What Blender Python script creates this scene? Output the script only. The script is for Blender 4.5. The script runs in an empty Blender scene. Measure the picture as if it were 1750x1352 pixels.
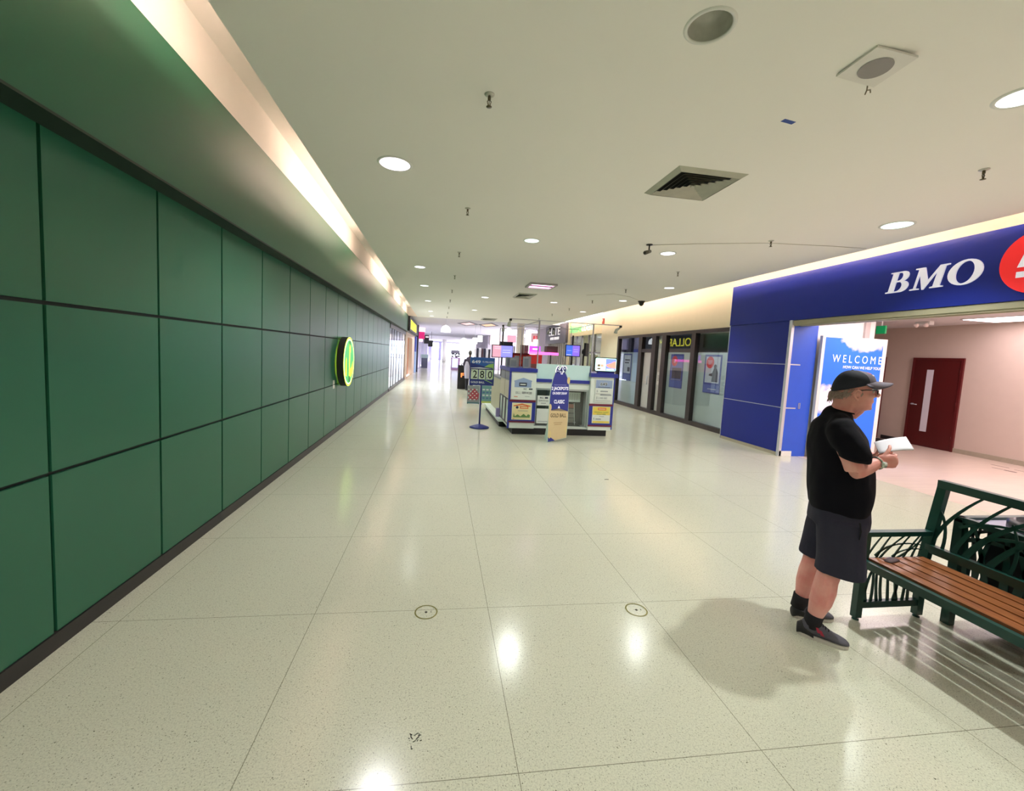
import bpy, bmesh, math, random
from mathutils import Vector, Matrix
random.seed(7)
C = bpy.context.scene.collection
SC = bpy.context.scene
PI = math.pi

# ---------------------------------------------------------------- camera
cam_d = bpy.data.cameras.new('camera'); cam = bpy.data.objects.new('camera', cam_d); C.objects.link(cam)
cam_d.sensor_fit = 'HORIZONTAL'; cam_d.sensor_width = 36.0
cam_d.lens = 705.17 / 1750 * 36.0
cam_d.shift_x = (875 - 851.97) / 1750; cam_d.shift_y = (661.96 - 676) / 1750
cam_d.clip_start = 0.05; cam_d.clip_end = 400
_r = Vector((0.98891848, -0.13918755, 0.05164365)); _f = Vector((0.14299776, 0.98653394, -0.07938788))
_u = _r.cross(_f).normalized()
cam.matrix_world = Matrix(((_r.x, _u.x, -_f.x, 0), (_r.y, _u.y, -_f.y, 0), (_r.z, _u.z, -_f.z, 1.72), (0, 0, 0, 1)))
SC.camera = cam

# ---------------------------------------------------------------- world, exposure
W = bpy.data.worlds.new('daylight'); SC.world = W; W.use_nodes = True
bg = W.node_tree.nodes['Background']; bg.inputs[0].default_value = (0.86, 0.88, 1.0, 1); bg.inputs[1].default_value = 8.0
SC.view_settings.view_transform = 'Standard'; SC.view_settings.look = 'None'
SC.view_settings.gamma = 1.0; SC.view_settings.use_curve_mapping = False
SC.view_settings.exposure = 0.22

SPOT_W = 150.0
COL_GREENISH = (0.965, 1.0, 0.95)
COL_WHITE = (0.97, 0.97, 1.0)
def spot(x, y, z, w=SPOT_W, col=COL_GREENISH, ang=128, r=0.11):
    l = bpy.data.lights.new('downlight_beam', 'SPOT'); l.energy = w; l.color = col
    l.spot_size = math.radians(ang); l.spot_blend = 0.55; l.shadow_soft_size = r
    o = bpy.data.objects.new('downlight_beam', l); C.objects.link(o); o.location = (x, y, z); return o

# ---------------------------------------------------------------- materials
def lin(c): return tuple(((v / 255 / 12.92) if v <= 10.3 else ((v / 255 + 0.055) / 1.055) ** 2.4) for v in c)
_M = {}
def M(name, c=(200, 200, 200), rough=0.5, metal=0.0, emit=0.0, noise=0.05, nscale=6.0, bump=0.0, bscale=40.0, trans=0.0, spec=0.5, coat=0.0, ecol=None):
    if name in _M: return _M[name]
    m = bpy.data.materials.new(name); m.use_nodes = True; nt = m.node_tree; b = nt.nodes['Principled BSDF']
    col = lin(c); b.inputs['Roughness'].default_value = rough; b.inputs['Metallic'].default_value = metal
    b.inputs['Specular IOR Level'].default_value = spec; b.inputs['Coat Weight'].default_value = coat
    if trans: b.inputs['Transmission Weight'].default_value = trans
    if emit > 0:
        b.inputs['Base Color'].default_value = (*col, 1)
        b.inputs['Emission Color'].default_value = (*(lin(ecol) if ecol else col), 1); b.inputs['Emission Strength'].default_value = emit
    else:
        tc = nt.nodes.new('ShaderNodeTexCoord'); n = nt.nodes.new('ShaderNodeTexNoise'); n.inputs['Scale'].default_value = nscale
        n.inputs['Detail'].default_value = 3; nt.links.new(tc.outputs['Object'], n.inputs['Vector'])
        mx = nt.nodes.new('ShaderNodeMix'); mx.data_type = 'RGBA'
        mx.inputs[6].default_value = (*[v * (1 - noise) for v in col], 1); mx.inputs[7].default_value = (*[min(1, v * (1 + noise)) for v in col], 1)
        nt.links.new(n.outputs['Fac'], mx.inputs[0]); nt.links.new(mx.outputs[2], b.inputs['Base Color'])
        if bump:
            n2 = nt.nodes.new('ShaderNodeTexNoise'); n2.inputs['Scale'].default_value = bscale; n2.inputs['Detail'].default_value = 4
            nt.links.new(tc.outputs['Object'], n2.inputs['Vector'])
            bp = nt.nodes.new('ShaderNodeBump'); bp.inputs['Strength'].default_value = bump; bp.inputs['Distance'].default_value = 0.02
            nt.links.new(n2.outputs['Fac'], bp.inputs['Height']); nt.links.new(bp.outputs['Normal'], b.inputs['Normal'])
    _M[name] = m; return m

# ---------------------------------------------------------------- mesh helpers
_tc = {}
def text_geo(s, bold=0.0):
    k = (s, bold)
    if k in _tc: return _tc[k]
    cu = bpy.data.curves.new('glyphs', 'FONT'); cu.body = s; cu.resolution_u = 3; cu.offset = bold
    ob = bpy.data.objects.new('glyphs', cu); me = bpy.data.meshes.new_from_object(ob)
    vs = [(v.co.x, v.co.y) for v in me.vertices]; fs = [tuple(p.vertices) for p in me.polygons]
    if vs:
        x0 = min(v[0] for v in vs); x1 = max(v[0] for v in vs); y0 = min(v[1] for v in vs); y1 = max(v[1] for v in vs)
        vs = [((x - x0) / (x1 - x0), (y - y0) / (y1 - y0)) for x, y in vs]; asp = (x1 - x0) / (y1 - y0)
    else: asp = 1
    bpy.data.objects.remove(ob); bpy.data.curves.remove(cu); bpy.data.meshes.remove(me)
    _tc[k] = (vs, fs, asp); return _tc[k]
def shape_geo(loops):
    cu = bpy.data.curves.new('outline', 'CURVE'); cu.dimensions = '2D'; cu.fill_mode = 'BOTH'
    for lp in loops:
        sp = cu.splines.new('POLY'); sp.points.add(len(lp) - 1)
        for p, (x, y) in zip(sp.points, lp): p.co = (x, y, 0, 1)
        sp.use_cyclic_u = True
    ob = bpy.data.objects.new('outline', cu); me = bpy.data.meshes.new_from_object(ob)
    r = ([(v.co.x, v.co.y) for v in me.vertices], [tuple(p.vertices) for p in me.polygons])
    bpy.data.objects.remove(ob); bpy.data.curves.remove(cu); bpy.data.meshes.remove(me); return r

class MB:
    def __init__(s): s.v = []; s.f = []; s.m = []; s.sm = []
    def add(s, vs, fs, m=0, smooth=False):
        o = len(s.v); s.v += [tuple(v) for v in vs]; s.f += [tuple(i + o for i in f) for f in fs]; s.m += [m] * len(fs); s.sm += [smooth] * len(fs); return s
    def box(s, x0, x1, y0, y1, z0, z1, m=0):
        x0, x1 = sorted((x0, x1)); y0, y1 = sorted((y0, y1)); z0, z1 = sorted((z0, z1))
        return s.add([(x0, y0, z0), (x1, y0, z0), (x1, y1, z0), (x0, y1, z0), (x0, y0, z1), (x1, y0, z1), (x1, y1, z1), (x0, y1, z1)],
                     [(0, 3, 2, 1), (4, 5, 6, 7), (0, 1, 5, 4), (1, 2, 6, 5), (2, 3, 7, 6), (3, 0, 4, 7)], m)
    def quad(s, a, b, c, d, m=0): return s.add([a, b, c, d], [(0, 1, 2, 3)], m)
    def bar(s, a, b, w, h, m=0, up=(0, 0, 1)):
        a = Vector(a); b = Vector(b); d = (b - a).normalized(); u = Vector(up)
        if abs(d.dot(u)) > 0.95: u = Vector((0, 1, 0))
        r = d.cross(u).normalized() * w / 2; t = r.cross(d).normalized() * h / 2
        vs = [p + sx * r + sz * t for p in (a, b) for sx, sz in ((-1, -1), (1, -1), (1, 1), (-1, 1))]
        return s.add(vs, [(0, 1, 2, 3), (7, 6, 5, 4), (0, 4, 5, 1), (1, 5, 6, 2), (2, 6, 7, 3), (3, 7, 4, 0)], m)
    def tube(s, pts, rad, n=12, m=0, smooth=True, flat=1.0, up=(0, 0, 1)):
        pts = [Vector(p) for p in pts]; k = len(pts)
        if not isinstance(rad, (list, tuple)): rad = [rad] * k
        vs = []; prev = None
        for i, p in enumerate(pts):
            d = (pts[min(i + 1, k - 1)] - pts[max(i - 1, 0)]).normalized()
            if prev is None:
                u = Vector(up)
                if abs(d.dot(u)) > 0.95: u = Vector((1, 0, 0))
                r = d.cross(u).normalized()
            else: r = (prev - d * prev.dot(d)).normalized()
            prev = r; t = d.cross(r)
            for j in range(n):
                a = 2 * PI * j / n; vs.append(p + (r * math.cos(a) + t * math.sin(a) * flat) * rad[i])
        fs = [(i * n + j, i * n + (j + 1) % n, (i + 1) * n + (j + 1) % n, (i + 1) * n + j) for i in range(k - 1) for j in range(n)]
        fs += [tuple(range(n))[::-1], tuple((k - 1) * n + j for j in range(n))]
        return s.add(vs, fs, m, smooth)
    def rings(s, R, n=28, m=0, smooth=True, pw=1.0):
        vs = []
        for (cx, cy, z, rx, ry) in R:
            for j in range(n):
                a = 2 * PI * j / n; c = math.cos(a); q = math.sin(a)
                c = math.copysign(abs(c) ** pw, c); q = math.copysign(abs(q) ** pw, q)
                vs.append((cx + rx * c, cy + ry * q, z))
        k = len(R)
        fs = [(i * n + j, i * n + (j + 1) % n, (i + 1) * n + (j + 1) % n, (i + 1) * n + j) for i in range(k - 1) for j in range(n)]
        fs += [tuple(range(n))[::-1], tuple((k - 1) * n + j for j in range(n))]
        return s.add(vs, fs, m, smooth)
    def lathe(s, prof, c=(0, 0, 0), n=24, m=0, smooth=True, cap=True):
        vs = []; 
        for (r, z) in prof:
            for j in range(n):
                a = 2 * PI * j / n; vs.append((c[0] + r * math.cos(a), c[1] + r * math.sin(a), c[2] + z))
        k = len(prof)
        fs = [(i * n + j, i * n + (j + 1) % n, (i + 1) * n + (j + 1) % n, (i + 1) * n + j) for i in range(k - 1) for j in range(n)]
        if cap and prof[0][0] > 1e-6: fs.append(tuple(range(n))[::-1])
        if cap and prof[-1][0] > 1e-6: fs.append(tuple((k - 1) * n + j for j in range(n)))
        return s.add(vs, fs, m, smooth)
    def ell(s, c, r, n=20, k=12, m=0, rot=None):
        vs = []; R = rot or Matrix.Identity(3)
        for i in range(k + 1):
            th = PI * i / k
            for j in range(n):
                a = 2 * PI * j / n
                vs.append(Vector(c) + R @ Vector((r[0] * math.sin(th) * math.cos(a), r[1] * math.sin(th) * math.sin(a), -r[2] * math.cos(th))))
        fs = [(i * n + j, i * n + (j + 1) % n, (i + 1) * n + (j + 1) % n, (i + 1) * n + j) for i in range(k) for j in range(n)]
        return s.add(vs, fs, m, True)
    def flat(s, geo, o, u, v, w, h, m=0, shear=0.0, depth=0.0):
        # geo in 0..1 units, centred on o
        u = Vector(u); v = Vector(v); nrm = u.cross(v); o = Vector(o)
        P = [o + u * ((x - 0.5) * w + shear * (y - 0.5) * h) + v * ((y - 0.5) * h) for x, y in geo[0]]
        s.add([p + nrm * depth for p in P], geo[1], m)
        if depth:
            from collections import Counter
            e = Counter()
            for f in geo[1]:
                for a, b in zip(f, f[1:] + f[:1]): e[(a, b)] += 1
            side = [(a, b) for (a, b) in e if (b, a) not in e]
            k = len(P); s.add([p + nrm * depth for p in P] + P, [(a, a + k, b + k, b) for a, b in side], m)
        return s
    def text(s, t, o, u, v, w, h, m=0, bold=0.0, shear=0.0, depth=0.0):
        g = text_geo(t, bold)
        if w is None: w = h * g[2]
        return s.flat(g, o, u, v, w, h, m, shear, depth)
    def build(s, name, mats, parent=None, loc=(0, 0, 0), rot=None):
        me = bpy.data.meshes.new(name); me.from_pydata(s.v, [], s.f)
        for m in (mats if isinstance(mats, (list, tuple)) else [mats]): me.materials.append(m)
        me.polygons.foreach_set('material_index', s.m); me.polygons.foreach_set('use_smooth', s.sm); me.update()
        o = bpy.data.objects.new(name, me); C.objects.link(o); o.location = loc
        if rot: o.rotation_euler = rot
        if parent: o.parent = parent
        return o
def thing(name, label, cat, loc=(0, 0, 0), rz=0.0, group=None):
    o = bpy.data.objects.new(name, None); C.objects.link(o); o.location = loc; o.rotation_euler = (0, 0, rz)
    o.empty_display_size = 0.1; return tag(o, label, cat, group)
def tag(o, label, cat, group=None):
    o['label'] = label; o['category'] = cat
    if group: o['group'] = group
    return o
def struct(o, label=None):
    o['kind'] = 'structure'
    if label: o['label'] = label
    return o
def dup(root, loc, label=None, group=None, rz=None):
    r = root.copy(); C.objects.link(r); r.location = loc
    if rz is not None: r.rotation_euler = (0, 0, rz)
    if label: r['label'] = label
    if group: r['group'] = group
    for ch in [o for o in bpy.data.objects if o.parent == root]:
        c = ch.copy(); C.objects.link(c); c.parent = r
        for g in [o for o in bpy.data.objects if o.parent == ch]:
            d = g.copy(); C.objects.link(d); d.parent = c
    return r
X_, Y_, Z_ = (1, 0, 0), (0, 1, 0), (0, 0, 1)
FRONT = ((1, 0, 0), (0, 0, 1))      # a face that looks towards -Y
WEST = ((0, -1, 0), (0, 0, 1))      # a face that looks towards -X
EAST = ((0, 1, 0), (0, 0, 1))       # a face that looks towards +X
def panel(name, c, uv, w, h, t, mats, els, parent=None):
    """a board w x h x t, centre of its front face at c, with flat printed elements; els in 0..1 coordinates of the face"""
    u = Vector(uv[0]); v = Vector(uv[1]); n = u.cross(v); c = Vector(c); b = MB()
    def P(x, y, d=0.0): return u * ((x - .5) * w) + v * ((y - .5) * h) + n * d
    b.add([P(0, 0, -t), P(1, 0, -t), P(1, 1, -t), P(0, 1, -t), P(0, 0), P(1, 0), P(1, 1), P(0, 1)],
          [(0, 3, 2, 1), (4, 5, 6, 7), (0, 1, 5, 4), (1, 2, 6, 5), (2, 3, 7, 6), (3, 0, 4, 7)], 0)
    for i, e in enumerate(els):
        d = 0.0012 + 0.0006 * i
        if e[0] == 'r': b.quad(P(e[1], e[2], d), P(e[3], e[2], d), P(e[3], e[4], d), P(e[1], e[4], d), e[5])
        elif e[0] == 't': b.text(e[1], P(e[2], e[3], d), u, v, e[4] * w if e[4] else None, e[5] * h, e[6], e[7] if len(e) > 7 else 0.0)
        elif e[0] == 'd': b.add([P(e[1] + e[3] / w * math.cos(a * PI / 10), e[2] + e[3] / h * math.sin(a * PI / 10), d) for a in range(20)], [tuple(range(20))], e[4])
        elif e[0] == 'p': b.add([P(x, y, d) for x, y in e[1]], [tuple(range(len(e[1])))], e[2])
    return b.build(name, mats, parent, (0, 0, 0) if False else c)

# ================================================================ SETTING
def floor_mat(name, base, dark, gridx, gridy, g, linecol, speck=True, rough=0.175):
    m = bpy.data.materials.new(name); m.use_nodes = True; nt = m.node_tree; N = nt.nodes; L = nt.links
    b = N['Principled BSDF']; geo = N.new('ShaderNodeNewGeometry'); sep = N.new('ShaderNodeSeparateXYZ'); L.new(geo.outputs['Position'], sep.inputs[0])
    def math_(op, a, b_=None, c_=None):
        n = N.new('ShaderNodeMath'); n.operation = op
        for i, q in enumerate((a, b_, c_)):
            if q is None: continue
            if isinstance(q, (int, float)): n.inputs[i].default_value = q
            else: L.new(q, n.inputs[i])
        return n.outputs[0]
    def mix(f, a, b_):
        n = N.new('ShaderNodeMix'); n.data_type = 'RGBA'
        if isinstance(f, (int, float)): n.inputs[0].default_value = f
        else: L.new(f, n.inputs[0])
        for i, q in ((6, a), (7, b_)):
            if isinstance(q, tuple): n.inputs[i].default_value = (*q, 1)
            else: L.new(q, n.inputs[i])
        return n.outputs[2]
    # cloudy base
    n1 = N.new('ShaderNodeTexNoise'); n1.inputs['Scale'].default_value = 0.8; n1.inputs['Detail'].default_value = 4; L.new(geo.outputs['Position'], n1.inputs['Vector'])
    col = mix(n1.outputs['Fac'], tuple(v * 0.94 for v in base), tuple(min(1, v * 1.05) for v in base))
    if speck:
        n3 = N.new('ShaderNodeTexNoise'); n3.inputs['Scale'].default_value = 130; n3.inputs['Detail'].default_value = 2; L.new(geo.outputs['Position'], n3.inputs['Vector'])
        r3 = N.new('ShaderNodeValToRGB'); r3.color_ramp.elements[0].position = 0.38; r3.color_ramp.elements[1].position = 0.56; L.new(n3.outputs['Fac'], r3.inputs[0])
        col = mix(math_('MULTIPLY', math_('SUBTRACT', 1.0, r3.outputs[0]), 0.34), col, tuple(v * 0.55 for v in base))
        nw = N.new('ShaderNodeTexNoise'); nw.inputs['Scale'].default_value = 90; L.new(geo.outputs['Position'], nw.inputs['Vector'])
        ws = N.new('ShaderNodeVectorMath'); ws.operation = 'SCALE'; ws.inputs['Scale'].default_value = .012; L.new(nw.outputs['Color'], ws.inputs[0])
        wob = N.new('ShaderNodeVectorMath'); wob.operation = 'ADD'; L.new(geo.outputs['Position'], wob.inputs[0]); L.new(ws.outputs[0], wob.inputs[1])
        for sc, th, amt in ((150, 0.26, 0.55), (70, 0.16, 0.7), (26, 0.07, 0.9)):
            v = N.new('ShaderNodeTexVoronoi'); v.inputs['Scale'].default_value = sc; L.new(wob.outputs[0], v.inputs['Vector'])
            h = N.new('ShaderNodeTexWhiteNoise'); h.noise_dimensions = '3D'; L.new(v.outputs['Color'], h.inputs['Vector'])
            small = math_('LESS_THAN', v.outputs['Distance'], th); some = math_('GREATER_THAN', h.outputs['Value'], 0.62)
            col = mix(math_('MULTIPLY', math_('MULTIPLY', small, some), amt), col, dark)
    else:
        mp = N.new('ShaderNodeMapping'); mp.inputs['Scale'].default_value = (0.5, 4.0, 1.0); L.new(geo.outputs['Position'], mp.inputs['Vector'])
        n3 = N.new('ShaderNodeTexNoise'); n3.inputs['Scale'].default_value = 3; n3.inputs['Detail'].default_value = 6; L.new(mp.outputs[0], n3.inputs['Vector'])
        col = mix(math_('MULTIPLY', n3.outputs['Fac'], 0.5), col, dark)
    def line(axis, off, half):
        t = math_('DIVIDE', math_('SUBTRACT', sep.outputs[axis], off), g); fr = math_('FRACT', t)
        d = math_('MINIMUM', fr, math_('SUBTRACT', 1.0, fr)); return math_('LESS_THAN', d, half / g)
    ln = math_('MAXIMUM', line(0, gridx, 0.0017), line(1, gridy, 0.0017))
    col = mix(math_('MULTIPLY', ln, 0.75), col, linecol)
    L.new(col, b.inputs['Base Color'])
    n4 = N.new('ShaderNodeTexNoise'); n4.inputs['Scale'].default_value = 1.3; L.new(geo.outputs['Position'], n4.inputs['Vector'])
    L.new(math_('ADD', math_('MULTIPLY', n4.outputs['Fac'], 0.08), rough - 0.04), b.inputs['Roughness'])
    b.inputs['Specular IOR Level'].default_value = 0.5
    return m
FL = floor_mat('terrazzo', lin((210, 210, 191)), lin((70, 68, 48)), -1.848, 1.534, 1.1184, lin((96, 92, 70)))
FB = floor_mat('stone_tile', lin((222, 205, 190)), lin((170, 150, 140)), 7.2, 1.0, 0.61, lin((180, 160, 150)), speck=False, rough=0.3)
YE = 85.0; YB = -7.0; ZC = 3.6
struct(MB().box(-2.1, 7.15, YB, YE, -0.1, 0.0).build('floor', FL))
struct(MB().box(7.15, 12.2, -2.2, 11.3, -0.1, 0.0).build('floor_bank', FB), 'pale stone floor of the room behind the blue shopfront')

ceil_m = M('ceiling_paint', (242, 239, 231), 0.85, noise=0.02, nscale=0.6, bump=0.08, bscale=3.0)
cream = M('cream_paint', (232, 226, 216), 0.7, noise=0.03)
# ceiling with a round hole for the unlit can
HX, HY, HR = 1.412, 2.275, 0.118
b = MB(); xs = [-1.36, HX - .3, HX + .3, 6.37]; ys = [YB, HY - .3, HY + .3, 24.0]
for i in range(3):
    for j in range(3):
        if i == 1 and j == 1: continue
        b.quad((xs[i], ys[j + 1], ZC), (xs[i + 1], ys[j + 1], ZC), (xs[i + 1], ys[j], ZC), (xs[i], ys[j], ZC))
n = 32; inn = []; out = []
for k in range(n):
    a = 2 * PI * k / n + PI / 4; c_, s_ = math.cos(a), math.sin(a); q = 0.3 / max(abs(c_), abs(s_))
    inn.append((HX + HR * c_, HY + HR * s_, ZC)); out.append((HX + q * c_, HY + q * s_, ZC))
b.add(inn + out, [(k, (k + 1) % n, n + (k + 1) % n, n + k) for k in range(n)])
# slab edges beside the light coves and the step before the far ceiling
b.box(-1.36, -1.34, YB, 24, ZC + .001, ZC + .03); b.box(6.35, 6.37, YB, 24, ZC + .001, ZC + .03)
struct(b.build('ceiling', ceil_m))
ceil2 = M('ceiling_far_daylight_tint', (206, 202, 212), 0.8, noise=0.02)  # lavender tint of the daylight is mixed into this colour
b = MB(); b.box(-3.2, 7.6, 24.0, YE, ZC + .12, ZC + .2); b.box(-1.36, 6.37, 23.98, 24.02, ZC + .001, ZC + .2)
struct(b.build('ceiling_far', ceil2), 'far part of the ceiling with lavender daylight tint in its colour')
# upper skin of both coves and an added light block
b = MB()
b.box(-1.95, -0.95, YB, 24.0, 4.10, 4.14); b.box(-0.99, -0.95, YB, 24.0, 3.63, 4.10)
b.box(-1.95, -0.95, 23.95, 24.0, 3.62, 4.14); b.box(6.0, 7.3, 23.95, 24.0, 3.62, 4.14)
b.box(6.0, 7.3, YB, 24.0, 4.10, 4.14); b.box(6.0, 6.04, YB, 24.0, 3.63, 4.10)
b.box(-.97, 6.02, YB, 24.0, 3.90, 3.92)  # unseen sheet, added only to stop light passing between the coves
struct(b.build('ceiling_cove_and_block', cream), 'cream light cove above the ceiling edge, with an unseen light-blocking sheet')

# ---- green wall
gdark = M('panel_joint', (18, 34, 30), 0.6)
green = M('green_panel', (38, 104, 78), 0.34, noise=0.06, nscale=1.5, spec=0.5)
green2 = M('green_fascia', (38, 90, 66), 0.42, noise=0.06, nscale=1.2, spec=0.35)
basem = M('black_base', (40, 36, 38), 0.4)
wl = struct(MB().box(-2.2, -2.022, YB, 16.88, 0, 4.1).build('wall_left', gdark))
b = MB(); w_ = 0.8667; y0 = 2.431
zl = [(0.095, 0.961), (0.981, 1.853), (1.874, 2.749)]
k = -11
while True:
    ya = y0 + w_ * k + 0.0105; yb_ = y0 + w_ * (k + 1) - 0.0105
    if ya > 16.7: break
    for z0, z1 in zl: b.box(-2.022, -2.004, max(ya, YB + .01), min(yb_, 16.86), z0, z1)
    k += 1
b.build('panel', green, wl)
struct(MB().box(-2.022, -1.995, YB, 16.88, 0.0, 0.092).build('baseboard_left', basem))
b = MB(); b.box(-2.0, -1.846, YB, 24.0, 2.7495, 3.643, 0)
f = struct(b.build('trim_1', green2), 'green fascia band above the green panels')
struct(MB().box(-2.0, -1.90, YB, 24.0, 3.6435, 4.1).build('trim_2', cream), 'cream cove wall above the green fascia')
struct(MB().box(-2.004, -1.844, YB, 23.9, 2.735, 2.749).build('trim_3', M('soffit_green_shaded', (26, 44, 34), 0.6)), 'underside of the green fascia with its shade in the colour')  # darker copy of the fascia green, shade painted into the underside

# ---- right walls
beige = M('beige_paint', (226, 218, 192), 0.75, noise=0.03)
b = MB()
b.box(7.1, 7.3, 8.97, 15.97, 2.69, 4.1); b.box(7.1, 7.3, 15.97, 17.75, 0, 4.1)
b.box(7.15, 7.3, YB, 8.9, 2.95, 4.1)
struct(b.build('wall_right', beige))
struct(MB().box(7.06, 7.1, 15.99, 17.75, 0, 0.1).build('baseboard_right', M('stone_base', (170, 160, 140), 0.5)))
# back wall behind the camera and its side wall
b = MB(); b.box(-2.2, 7.3, YB - .1, YB, 0, 4.1); b.box(7.15, 7.3, YB, -2.2, 0, 2.95)
struct(b.build('wall_back', beige))

# ================================================================ BANK FRONT (blue)
blue = M('blue_panel', (26, 42, 142), 0.32, noise=0.04, spec=0.35)
blue2 = M('blue_panel_lit', (36, 88, 214), 0.35, noise=0.05)  # brighter copy of the panel blue, light on the return painted in
alu = M('aluminium', (205, 210, 220), 0.35, 0.6)
white = M('white_paint', (236, 234, 232), 0.5, noise=0.02)
stonebase = M('stone_skirting', (176, 166, 148), 0.5, noise=0.1, nscale=12)
t = thing('storefront', 'blue shopfront of flat panels with wide sign band over an open entrance', 'storefront', (6.72, 7.2, 0))
b = MB(); b.box(-0.02, .36, -9.2, 1.73, 2.67, 3.56); b.build('fascia', blue, t)
b = MB()
for z0, z1 in ((0.07, .955), (0.968, 1.812), (1.825, 2.665)): b.box(0, .02, 0.03, 1.72, z0, z1)
b.build('side_panel', blue, t)
b = MB()
for z in (.9615, 1.8185): b.box(-.004, .018, 0.03, 1.72, z - .0065, z + .0065); b.box(-.004, .26, -.016, 0.0, z - .011, z + .011)
b.box(-.008, .02, 1.72, 1.735, 0, 3.55); b.build('joint_strip', alu, t)
MB().box(0.0, .02, 0.03, 1.72, 0, 0.066).build('plinth', stonebase, t)
b = MB(); b.box(-.03, .03, -.03, .03, 0, 2.67); b.build('corner_post', alu, t)
MB().box(-.015, .26, -.03, -.018, 0.0, .105).build('kick_plate', white, t)
b = MB(); b.box(.03, .58, -.01, .02, 0.0, 2.665); jp = b.build('door_panel', blue2, t)
b = MB(); 
for q in ((.315, .325), (.345, .355)): b.box(q[0], q[1], -.018, -.011, .955, 1.07)
b.box(.315, .355, -.018, -.011, 1.06, 1.07); b.box(.315, .355, -.018, -.011, .955, .965); b.build('door_pull', alu, jp)
MB().box(.02, 0.56, 0.02, 1.72, 0, 2.66).build('core', M('dark_core', (60, 60, 70), .7), t)
b = MB(); b.box(.0, .44, -9.2, -.02, 2.585, 2.665); b.box(.02, .06, -9.2, -.02, 2.56, 2.585); b.box(.16, .2, -9.2, -.02, 2.56, 2.585); b.build('door_track', M('track_putty', (170, 165, 140), .45), t)

# BMO sign ---- hand drawn serif italic letters
def arc(cx, cy, rx, ry, a0, a1, n=16): return [(cx + rx * math.cos(math.radians(a0 + (a1 - a0) * i / n)), cy + ry * math.sin(math.radians(a0 + (a1 - a0) * i / n))) for i in range(n + 1)]
sgn = thing('bank_sign', 'white serif BMO letters and red round emblem on the blue band', 'sign', (6.70, 4.9, 3.09))
letter_w = M('sign_letter_white', (226, 226, 240), 0.4, emit=0.35)
Bl = [[(0, 0), (0, .05), (.12, .07), (.12, .93), (0, .95), (0, 1), (.58, 1)] + arc(.6, .76, .27, .24, 90, -78, 10) + [(.66, .52)] + arc(.64, .27, .34, .27, 70, -90, 12) + [(.5, 0)],
      [(.36, .94)] + [(.5, .94)] + arc(.48, .755, .14, .185, 90, -90, 8) + [(.36, .57)],
      [(.36, .5), (.46, .5)] + arc(.5, .28, .19, .22, 80, -90, 10) + [(.36, .06)]]
Ml = [[(-.02, 0), (-.02, .05), (.10, .07), (.10, .93), (-.02, .95), (-.02, 1), (.28, 1), (.50, .36), (.76, 1), (1.04, 1), (1.04, .95), (.93, .93), (.93, .07), (1.04, .05), (1.04, 0), (.64, 0), (.64, .05), (.73, .07), (.73, .78), (.44, -.03), (.40, -.03), (.16, .76), (.16, .07), (.28, .05), (.28, 0)]]
Ol = [arc(.5, .5, .5, .54, 0, 354, 32), arc(.5, .5, .27, .47, 0, 354, 32)]
b = MB()
for geo, ya, yb_, sh in ((Bl, 5.49, 5.20, .20), (Ml, 5.155, 4.78, .20), (Ol, 4.745, 4.385, .12)):
    b.flat(shape_geo(geo), (0.0, (ya + yb_) / 2 - 4.9, .005), WEST[0], WEST[1], ya - yb_, .30, 0, sh, 0.02)
b.build('lettering', letter_w, sgn)
red = M('sign_red', (236, 36, 40), 0.4, emit=0.3)
b = MB(); g = shape_geo([arc(.5, .5, .5, .5, 0, 352, 44)]); b.flat(g, (0, 3.837 - 4.9, .006), WEST[0], WEST[1], .742, .742, 0, 0, 0.05)
em = b.build('emblem', red, sgn)
b = MB(); mk = shape_geo([[(0, .35), (.16, 1), (.34, 1), (.5, .7), (.66, 1), (.84, 1), (1, .35), (.78, .35), (.72, .68), (.56, .35), (.44, .35), (.28, .68), (.22, .35)], [(0, .0), (0, .2), (1, .2), (1, 0)]])
b.flat(mk, (-.051, 3.837 - 4.9, .006), WEST[0], WEST[1], .42, .34, 0, 0, .004); b.build('emblem_mark', letter_w, em)

# ---- inside the bank room
pinkwall = M('room_wall_paint', (214, 196, 184), 0.8, noise=0.03)
room_c = M('room_ceiling', (216, 212, 214), 0.85, noise=0.02)
b = MB(); b.box(11.88, 12.1, -2.2, 11.2, 0, 2.95); b.box(7.3, 12.1, 11.1, 11.3, 0, 2.95); b.box(7.15, 12.1, -2.4, -2.2, 0, 2.95)
struct(b.build('wall_room', pinkwall), 'pinkish beige wall of the room behind the shopfront')
struct(MB().box(7.15, 12.1, -2.2, 11.2, 2.95, 3.05).build('ceiling_room', room_c))
b = MB(); b.box(11.85, 11.88, -2.2, 7.86, 0, .10); b.box(11.85, 11.88, 8.93, 9.45, 0, .10, 1)
struct(b.build('baseboard_room', [stonebase, basem]))
b = MB(); b.box(7.3, 8.69, 7.28, 7.42, 0, 2.95)
struct(b.build('wall_wing', white), 'white wall wing behind the welcome board')
struct(MB().box(8.42, 8.53, 7.24, 7.28, 0, 2.95).build('trim_4', M('grey_trim', (196, 184, 182), .5)))
dredm = M('dark_red_door', (88, 24, 24), 0.4, noise=0.08, nscale=3)
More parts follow.
